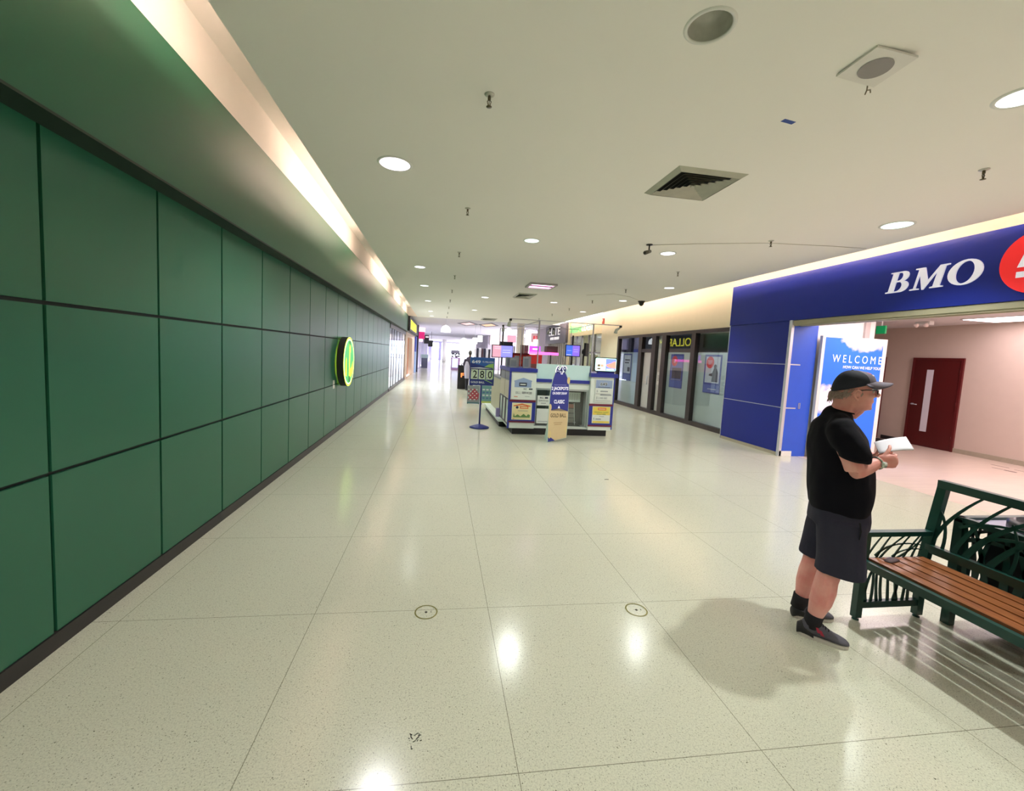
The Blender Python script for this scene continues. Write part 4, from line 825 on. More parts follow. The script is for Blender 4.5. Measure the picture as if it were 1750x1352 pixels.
monitor('menu_screen', (1.73, 11.5, 1.81), .57, .32, .05, 'wide pink and blue screen above the kiosk corner', [M('scr_lav', (150, 150, 255), .4, emit=.9), spk, sw], [('r', 0, 0, .42, 1, 1), ('r', .1, .7, .4, .74, 2), ('r', .5, .6, .9, .63, 2), ('r', .5, .4, .9, .43, 2), ('r', .08, .86, .4, .9, 2)], (-.72, .69))
tag(MB().box(-.25, .17, 0, .05, 0, .46).build('display_case', M('navy_case', (40, 48, 74), .4), None, (2.03, 12.58, 1.66)), 'dark navy panel behind the wide kiosk screen', 'panel'); 
# acrylic cases and red stock on the counters
acr = M('acrylic_grey', (150, 154, 160), .15, noise=.08)
for k, (x, y, w, h, lab) in enumerate(((1.60, 8.95, .16, .20, 'grey acrylic ticket case at the outer corner of the kiosk counter'), (1.72, 9.2, .10, .26, 'second grey ticket case on the counter, beside the red packets'), (1.88, 8.95, .13, .25, 'tall grey ticket case in the middle of the counter'), (2.0, 9.25, .10, .26, 'grey ticket case nearest the silver pole'), (1.62, 9.5, .2, .22, 'low grey ticket case behind the corner case'))):
    c_ = thing('ticket_case', lab, 'ticket case', (x, y, 1.45), .1 * (k - 2), 'ticket cases on the kiosk counter'); MB().box(-w / 2, w / 2, -.04, .04, 0, h).build('box', acr, c_)
    MB().box(-w / 2 + .02, w / 2 - .02, -.043, -.04, .03, h - .04).build('insert', M('insert_%d' % (k % 2), [(120, 124, 134), (160, 150, 156)][k % 2], .5), c_)
redm = M('red_packets', (190, 36, 36), .5, noise=.15, nscale=14)
rs = thing('stock_rack', 'red rack of packets inside the kiosk behind the counter', 'rack', (2.3, 12.25, 1.25)); b = MB(); b.box(-.32, .34, 0, .25, .0, .5); b.build('case', redm, rs)
b = MB(); [b.box(-.3 + .16 * k, -.17 + .16 * k, -.02, 0, z, z + .1) for k in range(4) for z in (.05, .2, .34)]; b.build('packets', M('packets_orange', (226, 70, 50), .5), rs)['kind'] = 'stuff'; MB().box(-.34, .36, -.03, .27, .5, .54).build('top', M('dark_red', (110, 24, 30), .5), rs)
tag(MB().box(-.22, .22, -.1, .1, 0, .10).build('tray', blk, None, (2.3, 9.6, 1.2)), 'black tray behind the kiosk counter', 'tray'); kb(2.1, 3.3, 9.3, 9.9, 1.0, 1.2).build('inner_counter', M('inner_dark', (60, 56, 62), .5), kk)
R_ = random.Random(8)
for k in range(6):
    tag(MB().box(-.035, .035, -.03, .03, 0, R_.uniform(.16, .30)).build('packet', [M('packet_amber', (170, 110, 60), .5), M('packet_grey', (150, 140, 140), .5), M('packet_olive', (130, 120, 90), .5)][k % 3], None, (2.42 + .085 * k, 9.6, 1.2)), f'{["amber", "grey", "olive"][k % 3]} upright packet behind the aqua kiosk panel, {ordn[k]} from the standee side', 'packet', 'packets behind the aqua panel')
rk = thing('snack_counter', 'dark red snack counter with neon trim behind the kiosk', 'counter', (3.7, 16, 0)); MB().box(-.8, .9, 0, .8, 0, 1.42).build('base', M('snack_base', (110, 60, 60), .5), rk); MB().box(-.75, .3, .0, .1, 1.42, 1.78).build('menu_board', redm, rk)
b = MB(); b.box(-.25, .95, -.03, 0, 1.80, 1.90); b.build('neon_strip', M('neon_pink', (255, 90, 190), .4, emit=2.2), rk); MB().box(-.22, .22, .02, .08, 1.90, 2.12).build('neon_sign', M('neon_purple', (170, 70, 230), .4, emit=1.2), rk)
b = MB(); b.tube([(-.1, 0, 2.0), (.1, 0, 2.0)], .03, 8); b.build('neon_tube', M('neon_pale', (246, 190, 255), .4, emit=1.6), rk); MB().box(-.54, -.24, .15, .3, 1.42, 2.14).build('wood_panel', M('umber', (110, 84, 78), .6), rk)
MB().box(.5, .95, .1, .5, 1.9, 2.15).build('canopy', M('canopy_umber', (80, 60, 60), .6), rk); [MB().box(x - .02, x + .02, .75, .79, 1.42, 2.1).build('post', bk, rk) for x in (-.7, .85)]

# ---- lottery stand sign
ls = thing('sign_stand', 'blue lottery pole sign showing 28.0 on a round blue base', 'sign', (.965, 9.45, 0), .02)
MB().lathe([(0, .0), (.225, 0.0), (.228, .02), (.17, .045), (.05, .085), (.0, .09)], n=32).build('base', M('stand_blue', (40, 50, 130), .4), ls)
MB().tube([(0, 0, .08), (0, 0, 1.2)], .019, 12).build('pole', M('stand_blue'), ls)
MTs = [M('sign_navy', (36, 52, 132), .4, noise=.03), M('sign_bright', (44, 98, 180), .4), M('sign_lime', (150, 196, 110), .4), M('digit_card', (206, 224, 204), .5), M('digit_ink', (20, 26, 30), .5), M('sign_pw', (232, 240, 250), .4), M('sign_deep', (22, 34, 92), .4)]
panel('board', (0, -.03, 1.31), FRONT, .565, .64, .03, MTs, [('r', 0, .66, 1, 1, 1), ('p', [(.0, .62), (0, .80), (.3, .74), (.62, .68), (.62, .62)], 0), ('p', [(.58, .66), (.75, .76), (.95, .80), (.95, .64)], 2), ('r', .93, .25, .965, .8, 2), ('p', [(.03, .615), (.4, .645), (.92, .60), (.92, .585), (.03, .60)], 5), ('r', .03, .57, .95, .60, 6),
    ('t', '649', .25, .84, .36, .115, 5, .03), ('t', '75 MILLION', .72, .845, .46, .062, 5),
    ('r', .05, .22, .335, .565, 3), ('r', .365, .22, .635, .565, 3), ('r', .665, .22, .93, .565, 3), ('t', '2', .215, .395, .17, .27, 4, .01), ('t', '8', .505, .395, .17, .27, 4, .01), ('t', '0', .83, .395, .17, .27, 4, .01), ('d', .705, .275, .012, 4), ('t', '$', .085, .52, .03, .05, 4),
    ('t', 'GOLD BALL', .34, .11, .56, .07, 5, .02), ('p', [(.6, .2), (.93, .08), (.93, .1), (.64, .215)], 2)], ls)

# ---- standee
se = thing('lottery_standee', 'tall shaped cardboard 649 standee in blue and gold before the kiosk', 'standee', (2.42, 8.06, 0), .22)
g = shape_geo([[(0.02, 0), (.98, .05), (1, .3), (.97, .55), (.95, .72), (.88, .82), (.74, .90), (.66, .985), (.30, 1.0), (.24, .95), (.10, .80), (.02, .62), (0, .4)]])
b = MB(); b.flat(g, (0, 0, .79), X_, Z_, .46, 1.58, 0, 0, .012); b.build('board', M('standee_card', (190, 214, 204), .6), se)
gold = M('print_gold', (222, 200, 156), .5, noise=.08, nscale=4)
b = MB(); D = -.0135
def st_(pts, m, d=0): b.add([((x - .5) * .46, D - d, z * 1.58) for x, z in pts], [tuple(range(len(pts)))], m)
st_([(.03, .41), (.97, .40), (.965, .55), (.94, .72), (.87, .81), (.73, .89), (.27, .94), (.115, .79), (.04, .62)], 0)
st_([(.05, .005), (.965, .055), (.985, .3), (.97, .40), (.52, .44), (.03, .41), (.02, .3)], 1)
st_([(.05, .005), (.40, .02), (.05, .09)], 0, .001)
b.text('649', (.0, D - .002, 1.47), *FRONT, .27, .19, 2, .09); b.text('649', (.0, D - .003, 1.47), *FRONT, .22, .15, 3, .02)
b.quad((-.14, D - .001, 1.16), (.14, D - .001, 1.16), (.14, D - .001, 1.178), (-.14, D - .001, 1.178), 7); b.text('2 JACKPOTS', (.0, D - .001, 1.09), *FRONT, .38, .085, 2, .03); b.text('ON EVERY DRAW', (.0, D - .001, 1.00), *FRONT, .33, .05, 2, .02)
b.text('CLASSIC', (.0, D - .001, .83), *FRONT, .24, .075, 2, .02); b.text('GOLD BALL', (.0, D - .001, .55), *FRONT, .36, .08, 4, .02); b.quad((-.10, D - .001, .39), (.10, D - .001, .40), (.10, D - .001, .41), (-.10, D - .001, .40), 5); b.quad((-.08, D - .001, .355), (.08, D - .001, .365), (.08, D - .001, .375), (-.08, D - .001, .365), 5)
st_([(.44, .44), (.56, .44), (.5, .475)], 2, .0005)
for cx, cz, r in ((.12, .10, .05), (.93, .16, .04), (.06, .45, .045), (.90, .80, .045)): st_([(max(.03, min(.97, cx + r * 1.7 * math.cos(a * PI / 10))), cz + r * math.sin(a * PI / 10)) for a in range(20)], 6, .002)
b.build('print', [M('standee_blue', (48, 58, 150), .5), gold, M('print_white'), M('print_navy'), M('gold_ink', (92, 72, 44), .5), M('tan_ink', (176, 140, 100), .5), M('ball_cream', (226, 206, 150), .4), M('pale_violet_ink', (120, 124, 196), .5)], se)
MB().add([(-.12, .0, .0), (-.12, .32, 0), (-.12, .02, 1.1), (-.11, .0, .0), (-.11, .32, 0), (-.11, .02, 1.1)], [(0, 1, 2), (3, 5, 4), (0, 3, 4, 1), (1, 4, 5, 2), (2, 5, 3, 0)]).build('easel', M('standee_card'), se)

# ---- low poster boards beyond the lottery sign
fb = thing('poster_board', 'low floor board of red and white coupons behind the lottery sign', 'poster board', (1.17, 13.9, 0)); p = panel('sheet', (0, 0, .32), FRONT, .42, .62, .02, [M('coupon_grey', (150, 160, 168), .5), M('coupon_red', (190, 80, 96), .5), M('coupon_teal', (70, 130, 140), .5), white], [('p', [(.1, .35), (.5, .85), (.95, .55), (.9, .25), (.2, .25)], 1)] + [('r', .06 + .16 * i, .2 + .11 * j, .16 + .16 * i, .26 + .11 * j, 3 if (i + j) % 2 else 1) for i in range(5) for j in range(6)] + [('r', 0, .02, 1, .07, 2)], fb)
fb = thing('poster_board', 'low floor board of blue and green tickets behind the lottery sign', 'poster board', (1.64, 13.9, 0)); p = panel('sheet', (0, 0, .34), FRONT, .42, .60, .02, [M('ticket_teal', (120, 170, 176), .5), M('ticket_white', (226, 232, 240), .5), M('ticket_blue', (90, 120, 176), .5), M('ticket_lime', (190, 206, 110), .5)], [('r', .1 + .3 * i, .25 + .16 * j, .3 + .3 * i, .33 + .16 * j, 1 if j % 2 else 2) for i in range(3) for j in range(4)] + [('r', 0, 0, 1, .12, 3)], fb)
for o in bpy.data.objects:
    if o.name.startswith('poster_board'):
        q = MB(); q.box(-.2, -.17, 0, .2, 0, .02); q.box(.17, .2, 0, .2, 0, .02); q.build('foot', bk, o)

# ================================================================ FLOOR DISCS, TAGS
brass = M('brass_ring', (132, 126, 70), .4, .4)
for x, y, lab in ((-.024, 2.628, 'round brass ringed floor cover, the one nearer the green wall'), (1.42, 2.565, 'round brass ringed floor cover, the one nearer the standing man')):
    d = thing('floor_cover', lab, 'floor cover', (x, y, 0), 0, 'round floor covers')
    b = MB(); n = 40
    vs = [(r * math.cos(2 * PI * k / n), r * math.sin(2 * PI * k / n), .0015) for r in (.066, .0755) for k in range(n)]
    b.add(vs, [(k, (k + 1) % n, n + (k + 1) % n, n + k) for k in range(n)]); b.build('ring', brass, d)
    b = MB(); b.lathe([(0, .002), (.008, .002), (.009, .0)], n=12); b.box(.03, .034, -.006, .006, 0, .0015); b.build('screw', M('screw_dark', (60, 54, 34), .5), d)
R_ = random.Random(12); b = MB()
for k in range(16):
    x, y = -.05 + R_.gauss(0, .012), 1.72 + R_.gauss(0, .03); a = R_.uniform(0, 3.1); l_ = R_.uniform(.004, .016); b.bar((x, y, .001), (x + l_ * math.cos(a), y + l_ * math.sin(a), .001), .003, .0016)
o = tag(b.build('floor_scratch', M('scratch_dark', (44, 40, 34), .7)), 'cluster of small dark scratches in the near floor', 'scratches'); o['kind'] = 'stuff'
tag(MB().box(-.03, .03, -.008, .008, 0, .004).build('debris', M('debris_grey', (92, 88, 80), .7), None, (2.45, 5.55, 0)), 'tiny dark scrap lying on the floor before the kiosk', 'scrap')

# ================================================================ BENCH
bgm = M('bench_green', (20, 66, 60), .32, noise=.12, nscale=8, spec=.6)
wood = bpy.data.materials.new('bench_wood'); wood.use_nodes = True
nt = wood.node_tree; pbw = nt.nodes['Principled BSDF']; tc = nt.nodes.new('ShaderNodeTexCoord'); mp2 = nt.nodes.new('ShaderNodeMapping'); mp2.inputs['Scale'].default_value = (30, 2.2, 30)
nz = nt.nodes.new('ShaderNodeTexNoise'); nz.inputs['Scale'].default_value = 2.2; nz.inputs['Detail'].default_value = 6; nt.links.new(tc.outputs['Object'], mp2.inputs[0]); nt.links.new(mp2.outputs[0], nz.inputs['Vector'])
rw = nt.nodes.new('ShaderNodeValToRGB'); rw.color_ramp.elements[0].position = .3; rw.color_ramp.elements[0].color = (*lin((116, 66, 40)), 1); rw.color_ramp.elements[1].position = .75; rw.color_ramp.elements[1].color = (*lin((172, 108, 66)), 1)
nt.links.new(nz.outputs['Fac'], rw.inputs[0]); nt.links.new(rw.outputs[0], pbw.inputs['Base Color']); pbw.inputs['Roughness'].default_value = .28
def blade(b, p0, p1, p2, w0, w1, plane, off, t=.006, n=9):
    """a curved grass blade: quadratic curve in a plane; plane maps (a, z) to 3-D"""
    L_, R2 = [], []
    for i in range(n + 1):
        s = i / n; x = (1 - s) ** 2 * p0[0] + 2 * s * (1 - s) * p1[0] + s * s * p2[0]; z = (1 - s) ** 2 * p0[1] + 2 * s * (1 - s) * p1[1] + s * s * p2[1]
        dx = 2 * (1 - s) * (p1[0] - p0[0]) + 2 * s * (p2[0] - p1[0]); dz = 2 * (1 - s) * (p1[1] - p0[1]) + 2 * s * (p2[1] - p1[1]); q = math.hypot(dx, dz) or 1
        w = (w0 + (w1 - w0) * s) / 2; L_.append((x - dz / q * w, z + dx / q * w)); R2.append((x + dz / q * w, z - dx / q * w))
    vs = [plane(a, z, o_) for o_ in (-t / 2, t / 2) for a, z in L_ + R2]; k = n + 1; fs = []
    for i in range(n):
        fs += [(i, i + 1, k + i + 1, k + i), (2 * k + i, 3 * k + i, 3 * k + i + 1, 2 * k + i + 1), (i, 2 * k + i, 2 * k + i + 1, i + 1), (k + i, k + i + 1, 3 * k + i + 1, 3 * k + i)]
    fs += [(0, k, 3 * k, 2 * k), (n, 2 * k + n, 3 * k + n, k + n)]
    b.add(vs, fs)
BX, BY, BL = 2.93, 2.39, 1.86
bn = thing('bench', 'dark green metal bench with wooden slat seat and grass blade cutouts', 'bench', (BX, BY, 0))
def sx(z): return .545 + (z - .45) * .16 if z > .45 else .545 - .0 * z     # inclined back line
for y in (-.04, -BL):
    for nm, x0 in (('leg', 0.0), ('leg', .505)):
        b = MB(); b.box(x0, x0 + .05, y, y + .04, .02, .605 if x0 == 0 else .45); b.lathe([(0, 0), (.02, 0), (.02, .008), (.01, .01), (.01, .03)], (x0 + .025, y + .02, 0), 12); b.build(nm, bgm, bn)
    b = MB(); b.bar((.53, y + .02, .43), (.625, y + .02, .99), .04, .055); b.build('back_post', bgm, bn)
    b = MB(); b.box(.0, .57, y - .003, y + .043, .605, .637); b.build('armrest', bgm, bn)
    b = MB(); b.box(.05, .505, y + .004, y + .036, .088, .132); b.build('end_rail', bgm, bn); MB().box(.05, .505, y + .004, y + .036, .40, .437).build('end_rail', bgm, bn)
    pl = lambda a, z, o_, y=y: (a, y + .02 + o_, z)
    b = MB()
    for i, (x0, x1, bend) in enumerate(((.09, .065, -.02), (.13, .115, .02), (.18, .155, -.02), (.215, .20, -.03), (.27, .235, .0), (.31, .335, .03), (.345, .30, -.02), (.39, .385, .02), (.435, .44, -.015))):
        blade(b, (x0, .12), ((x0 + x1) / 2 + bend, .27), (x1, .42), .022, .013, pl, 0)
    blade(b, (.075, .2), (.09, .33), (.15, .41), .02, .01, pl, 0)
    b.build('lower_blades', bgm, bn)
    b = MB()
    for x0, xm, x1 in ((.05, .09, .17), (.13, .17, .24), (.16, .22, .36), (.27, .31, .40), (.35, .40, .48), (.42, .45, .50)): blade(b, (x0, .44), (xm, .52), (x1, .61), .014, .006, pl, 0)
    blade(b, (.12, .46), (.24, .58), (.50, .53), .016, .006, pl, 0); blade(b, (.26, .45), (.34, .52), (.50, .50), .012, .006, pl, 0); blade(b, (.3, .44), (.42, .50), (.50, .58), .012, .006, pl, 0)
    b.build('upper_blades', bgm, bn)
b = MB(); b.box(-.004, .032, -BL, 0, .395, .445); b.box(.495, .54, -BL, 0, .395, .44); b.box(.03, .5, -.06, 0, .40, .438); b.box(.03, .5, -BL, -BL + .06, .40, .438); b.box(.03, .5, -BL / 2 - .03, -BL / 2 + .03, .40, .438); b.build('seat_frame', bgm, bn)
for k in range(5):
    x0 = .040 + k * .092; MB().box(x0, x0 + .077, -BL + .05, -.045, .438, .458).build('seat_slat', wood, bn)
b = MB(); b.bar((.612, 0, .97), (.612, -BL, .97), .05, .055); b.build('top_rail', bgm, bn)
b = MB(); b.bar((.545, -.02, .515), (.545, -BL + .02, .515), .045, .055); b.build('lower_rail', bgm, bn)
pb2 = lambda a, z, o_: (.545 + (z - .515) * .147 + o_, -a, z)
b = MB()
for c0 in (0.0, .62, 1.24):
    for p0, p1, p2, w0, w1 in (((.03, .52), (.06, .74), (.25, .955), .030, .012), ((.10, .50), (.12, .70), (.03, .80), .02, .012), ((.16, .52), (.20, .74), (.38, .955), .032, .012), ((.16, .72), (.36, .86), (.62, .80), .02, .008),
                                ((.22, .52), (.30, .78), (.58, .95), .042, .014), ((.34, .52), (.42, .74), (.68, .93), .04, .012), ((.30, .70), (.46, .78), (.70, .76), .022, .01), ((.44, .52), (.48, .70), (.40, .84), .02, .01), ((.52, .52), (.58, .70), (.64, .80), .03, .012)):
        q = [(min(BL - .05, p[0] + c0), p[1]) for p in (p0, p1, p2)]; blade(b, *q, w0, w1, pb2, 0)
b.build('back_blades', bgm, bn)
pz = thing('bench_dark_shape', 'small dark reddish grey flat shape on the bench slats by the armrest', 'pouch', (3.10, 2.30, .458), .3)
MB().rings([(0, 0, 0, .066, .026), (0, 0, .005, .068, .028), (0, 0, .009, .05, .02)], 18, 0, True, .7).build('body', M('shape_dark', (74, 52, 54), .5), pz)  # thin flat form in dark reddish grey resting on the slats

# ================================================================ LITTER BIN behind the bench
bi = thing('litter_bin', 'dark green litter bin with grass blade side panels and a dark liner, behind the bench', 'litter bin', (3.578, 2.31, 0))
W_, D_ = .62, .62
for x in (0, W_ - .05):
    for y in (-.05, -D_): MB().box(x, x + .05, y, y + .05, 0, .755).build('leg', bgm, bi)
b = MB()
for z0, z1 in ((.735, .772), (.135, .175)): b.box(0, W_, -.045, -.005, z0, z1); b.box(0, W_, -D_, -D_ + .04, z0, z1); b.box(0.005, .045, -D_, 0, z0, z1); b.box(W_ - .045, W_ - .005, -D_, 0, z0, z1)
b.build('frame', bgm, bi)
b = MB(); 
for pl_ in (lambda a, z, o_: (a, -.03 + o_, z), lambda a, z, o_: (.025 + o_, -a, z)):
    for p0, p1, p2, w0, w1 in (((.07, .17), (.09, .45), (.05, .74), .035, .02), ((.13, .17), (.11, .4), (.20, .74), .045, .016), ((.20, .17), (.20, .45), (.10, .72), .05, .016), ((.25, .17), (.30, .4), (.26, .74), .06, .02), ((.33, .17), (.33, .5), (.42, .74), .06, .02), ((.42, .17), (.40, .5), (.30, .74), .06, .02), ((.50, .17), (.5, .5), (.55, .74), .07, .03), ((.06, .62), (.2, .70), (.4, .64), .03, .02)): blade(b, p0, p1, p2, w0, w1, pl_, 0)
b.build('blade_panels', bgm, bi)
MB().box(.10, W_ - .07, -D_ + .07, -.12, .10, .72).build('liner', M('liner_black', (26, 28, 34), .5), bi)
b = MB(); n = 28
top = M('bin_lid', (168, 160, 182), .4, noise=.06)
b.box(.05, W_ - .05, -D_ + .05, -.05, .735, .755, 0); b.lathe([(.20, .755), (.20, .80), (.17, .815), (.16, .79), (.0, .785)], (W_ / 2, -D_ / 2, 0), 28, 1); b.build('lid', [top, M('lid_ring', (34, 34, 40), .4)], bi)

# ================================================================ THE STANDING MAN
def fuse(b, name, mats, parent, voxel=.006, smooth=3, factor=.6):
    """fuse overlapping pieces into one continuous surface"""
    o = b.build(name + '_raw', mats, None)
    r = o.modifiers.new('r', 'REMESH'); r.mode = 'VOXEL'; r.voxel_size = voxel; r.use_smooth_shade = True
    s_ = o.modifiers.new('s', 'SMOOTH'); s_.iterations = smooth; s_.factor = factor
    bpy.context.view_layer.update(); dg = bpy.context.evaluated_depsgraph_get()
    me = bpy.data.meshes.new_from_object(o.evaluated_get(dg)); bpy.data.objects.remove(o)
    me.name = name; me.materials.clear(); me.materials.append(mats[0] if isinstance(mats, list) else mats)
    for p in me.polygons: p.use_smooth = True; p.material_index = 0
    n = bpy.data.objects.new(name, me); C.objects.link(n)
    if parent: n.parent = parent
    return n
def wrinkle(o, amp, fx, fz, seed=0, z0=-9, z1=9):
    from mathutils import noise
    me = o.data; nrm = [v.normal.copy() for v in me.vertices]
    for v, n_ in zip(me.vertices, nrm):
        if z0 < v.co.z < z1:
            q = Vector((v.co.x * fx + seed, v.co.y * fx, v.co.z * fz)); v.co += n_ * amp * noise.noise(q)
def finger(b, base, d0, bend_axis, lens, rad, curl):
    p = Vector(base); d = Vector(d0).normalized(); pts = [p.copy()]; ax = Vector(bend_axis).normalized()
    for l_, c_ in zip(lens, curl): d = Matrix.Rotation(math.radians(c_), 3, ax) @ d; p = p + d * l_; pts.append(p.copy())
    b.tube(pts, [rad, rad, rad * .92, rad * .78], 10); b.ell(pts[-1], (rad * .78,) * 3, 10, 6)
    return pts
def hand(b, wrist, fdir, palm_n, side, curl=(35, 45, 30), s=1.0, thumb_curl=(15, 25)):
    """wrist point, direction of the fingers, direction the palm faces, side vector towards the thumb"""
    wv = Vector(wrist); f_ = Vector(fdir).normalized(); n_ = Vector(palm_n).normalized(); t_ = Vector(side).normalized()
    Rm = Matrix((f_, t_, n_)).transposed()
    b.ell(wv + f_ * .045 * s, (.052 * s, .040 * s, .017 * s), 14, 8, 0, Rm)
    b.ell(wv + f_ * .062 * s, (.036 * s, .042 * s, .015 * s), 14, 8, 0, Rm)
    b.ell(wv + f_ * .028 * s + t_ * .026 * s + n_ * .008 * s, (.032 * s, .016 * s, .016 * s), 12, 8, 0, Rm)
    ax = f_.cross(n_)
    for k, (o_, ln) in enumerate(((.030, .92), (.010, 1.0), (-.011, .94), (-.031, .76))):
        base = wv + f_ * (.084 - .004 * abs(k - 1)) * s + t_ * o_ * s
        finger(b, base, f_ + t_ * (o_ * 1.5), ax, [.042 * ln * s, .026 * ln * s, .020 * ln * s], .0088 * s, (curl[0] + 4 * k, curl[1], curl[2]))
    tb_ = wv + f_ * .030 * s + t_ * .034 * s + n_ * .006 * s
    finger(b, tb_, f_ * .75 + t_ * .7 + n_ * .25, (f_.cross(n_) * .6 - t_.cross(n_) * .0) , [.036 * s, .030 * s, .018 * s], .0105 * s, (0, thumb_curl[0], thumb_curl[1]))

man = thing('person', 'man in black t-shirt, dark shorts and cap, standing in profile holding a folded paper', 'person', (2.57, 2.31, 0), math.radians(-40))
skin = bpy.data.materials.new('skin'); skin.use_nodes = True; nt = skin.node_tree; ps_ = nt.nodes['Principled BSDF']
tc = nt.nodes.new('ShaderNodeTexCoord'); nz = nt.nodes.new('ShaderNodeTexNoise'); nz.inputs['Scale'].default_value = 9; nz.inputs['Detail'].default_value = 5; nt.links.new(tc.outputs['Object'], nz.inputs['Vector'])
rs_ = nt.nodes.new('ShaderNodeValToRGB'); rs_.color_ramp.elements[0].position = .3; rs_.color_ramp.elements[0].color = (*lin((232, 144, 138)), 1); rs_.color_ramp.elements[1].position = .7; rs_.color_ramp.elements[1].color = (*lin((246, 184, 174)), 1)
nt.links.new(nz.outputs['Fac'], rs_.inputs[0]); nt.links.new(rs_.outputs[0], ps_.inputs['Base Color']); ps_.inputs['Roughness'].default_value = .5; ps_.inputs['Subsurface Weight'].default_value = .08; ps_.inputs['Subsurface Scale'].default_value = .02

b = MB()
# head: stacked outlines (front x, back x, half width, height)
HD = [(.085, -.030, .050, 1.478), (.128, -.036, .052, 1.488), (.145, -.040, .057, 1.500), (.151, -.042, .062, 1.518), (.150, -.043, .065, 1.533), (.156, -.045, .067, 1.546), (.152, -.046, .069, 1.556), (.156, -.047, .071, 1.570), (.154, -.048, .073, 1.590), (.149, -.048, .075, 1.608), (.155, -.048, .076, 1.626), (.152, -.047, .076, 1.645), (.143, -.042, .075, 1.665), (.126, -.030, .069, 1.685), (.100, -.010, .055, 1.702), (.07, .02, .03, 1.712)]
b.rings([((f_ + k_) / 2, 0, z_, (f_ - k_) / 2, w_2) for f_, k_, w_2, z_ in HD], 36, 0, True, .88)
b.tube([(.146, 0, 1.618), (.163, 0, 1.603), (.1765, 0, 1.588), (.168, 0, 1.578)], [.008, .0105, .0125, .010], 12)
for s in (-1, 1):
    b.ell((.163, s * .012, 1.582), (.011, .009, .008)); b.ell((.125, s * .040, 1.584), (.028, .024, .018)); b.ell((.140, s * .022, 1.630), (.016, .026, .008))
    e_ = [(.080, s * .074, 1.588), (.077, s * .084, 1.608), (.062, s * .094, 1.617), (.046, s * .096, 1.606), (.044, s * .094, 1.585), (.054, s * .089, 1.564), (.065, s * .080, 1.553), (.072, s * .076, 1.558)]
    b.tube(e_, [.005, .006, .0062, .0062, .006, .0062, .0075, .006], 8); b.ell((.060, s * .077, 1.590), (.014, .005, .022)); b.ell((.072, s * .078, 1.576), (.006, .008, .010))
b.ell((.1505, 0, 1.551), (.009, .024, .004)); b.ell((.1485, 0, 1.5405), (.009, .021, .005)); b.ell((.135, 0, 1.503), (.018, .024, .014))
# neck, jowls
b.tube([(-.005, 0, 1.40), (.005, 0, 1.46), (.022, 0, 1.52), (.03, 0, 1.56)], [.072, .064, .062, .064], 20); b.tube([(.055, 0, 1.44), (.088, 0, 1.495)], [.030, .036], 12); b.tube([(.050, -.022, 1.445), (.085, -.030, 1.50)], [.012, .014], 8); b.tube([(.050, .022, 1.445), (.085, .030, 1.50)], [.012, .014], 8)
b.tube([(.02, -.045, 1.43), (.045, -.050, 1.53)], [.014, .018], 8)
# hidden trunk that joins limbs
b.rings([(.03, 0, .86, .08, .11), (.03, 0, .95, .09, .11), (.02, 0, 1.15, .11, .14), (0, 0, 1.30, .09, .15), (-.01, 0, 1.39, .07, .13), (-.005, 0, 1.43, .06, .07)])
# legs
b.tube([(.04, -.09, .90), (.045, -.115, .66), (.025, -.135, .47), (.012, -.140, .40), (.006, -.143, .33), (-.006, -.143, .25), (-.022, -.140, .16), (-.030, -.138, .08)], [.080, .078, .062, .060, .064, .060, .043, .038], 18)
b.tube([(.03, .09, .90), (-.0, .10, .66), (-.03, .10, .47), (-.04, .10, .40), (-.050, .098, .33), (-.062, .095, .25), (-.075, .088, .16), (-.082, .08, .08)], [.080, .076, .060, .058, .062, .058, .041, .037], 18)
b.ell((.045, -.137, .45), (.030, .042, .042)); b.ell((-.01, .10, .45), (.030, .040, .042))
# right arm (near side): elbow bent, forearm across the belly
b.tube([(-.012, -.19, 1.375), (.010, -.235, 1.29), (.045, -.255, 1.20), (.062, -.250, 1.145)], [.062, .056, .050, .047], 16)
b.tube([(.056, -.250, 1.135), (.085, -.235, 1.145), (.125, -.200, 1.165), (.170, -.160, 1.188), (.190, -.140, 1.197)], [.045, .046, .043, .033, .028], 16)
hand(b, (.188, -.142, 1.196), (.86, .28, .16), (-.25, .95, -.12), (-.12, .08, .98), (52, 78, 48), 1.0, (18, 22))
# left arm (far side)
b.tube([(-.012, .19, 1.375), (.010, .235, 1.28), (.040, .245, 1.19), (.055, .240, 1.13)], [.062, .054, .049, .045], 16)
b.tube([(.055, .240, 1.13), (.09, .215, 1.15), (.135, .165, 1.175), (.165, .125, 1.195)], [.044, .043, .034, .028], 16)
hand(b, (.165, .125, 1.188), (.58, -.80, .08), (-.02, .15, .98), (.80, .58, -.05), (16, 26, 18), 1.0)
body = fuse(b, 'body', skin, man, .0040, 2, .5)

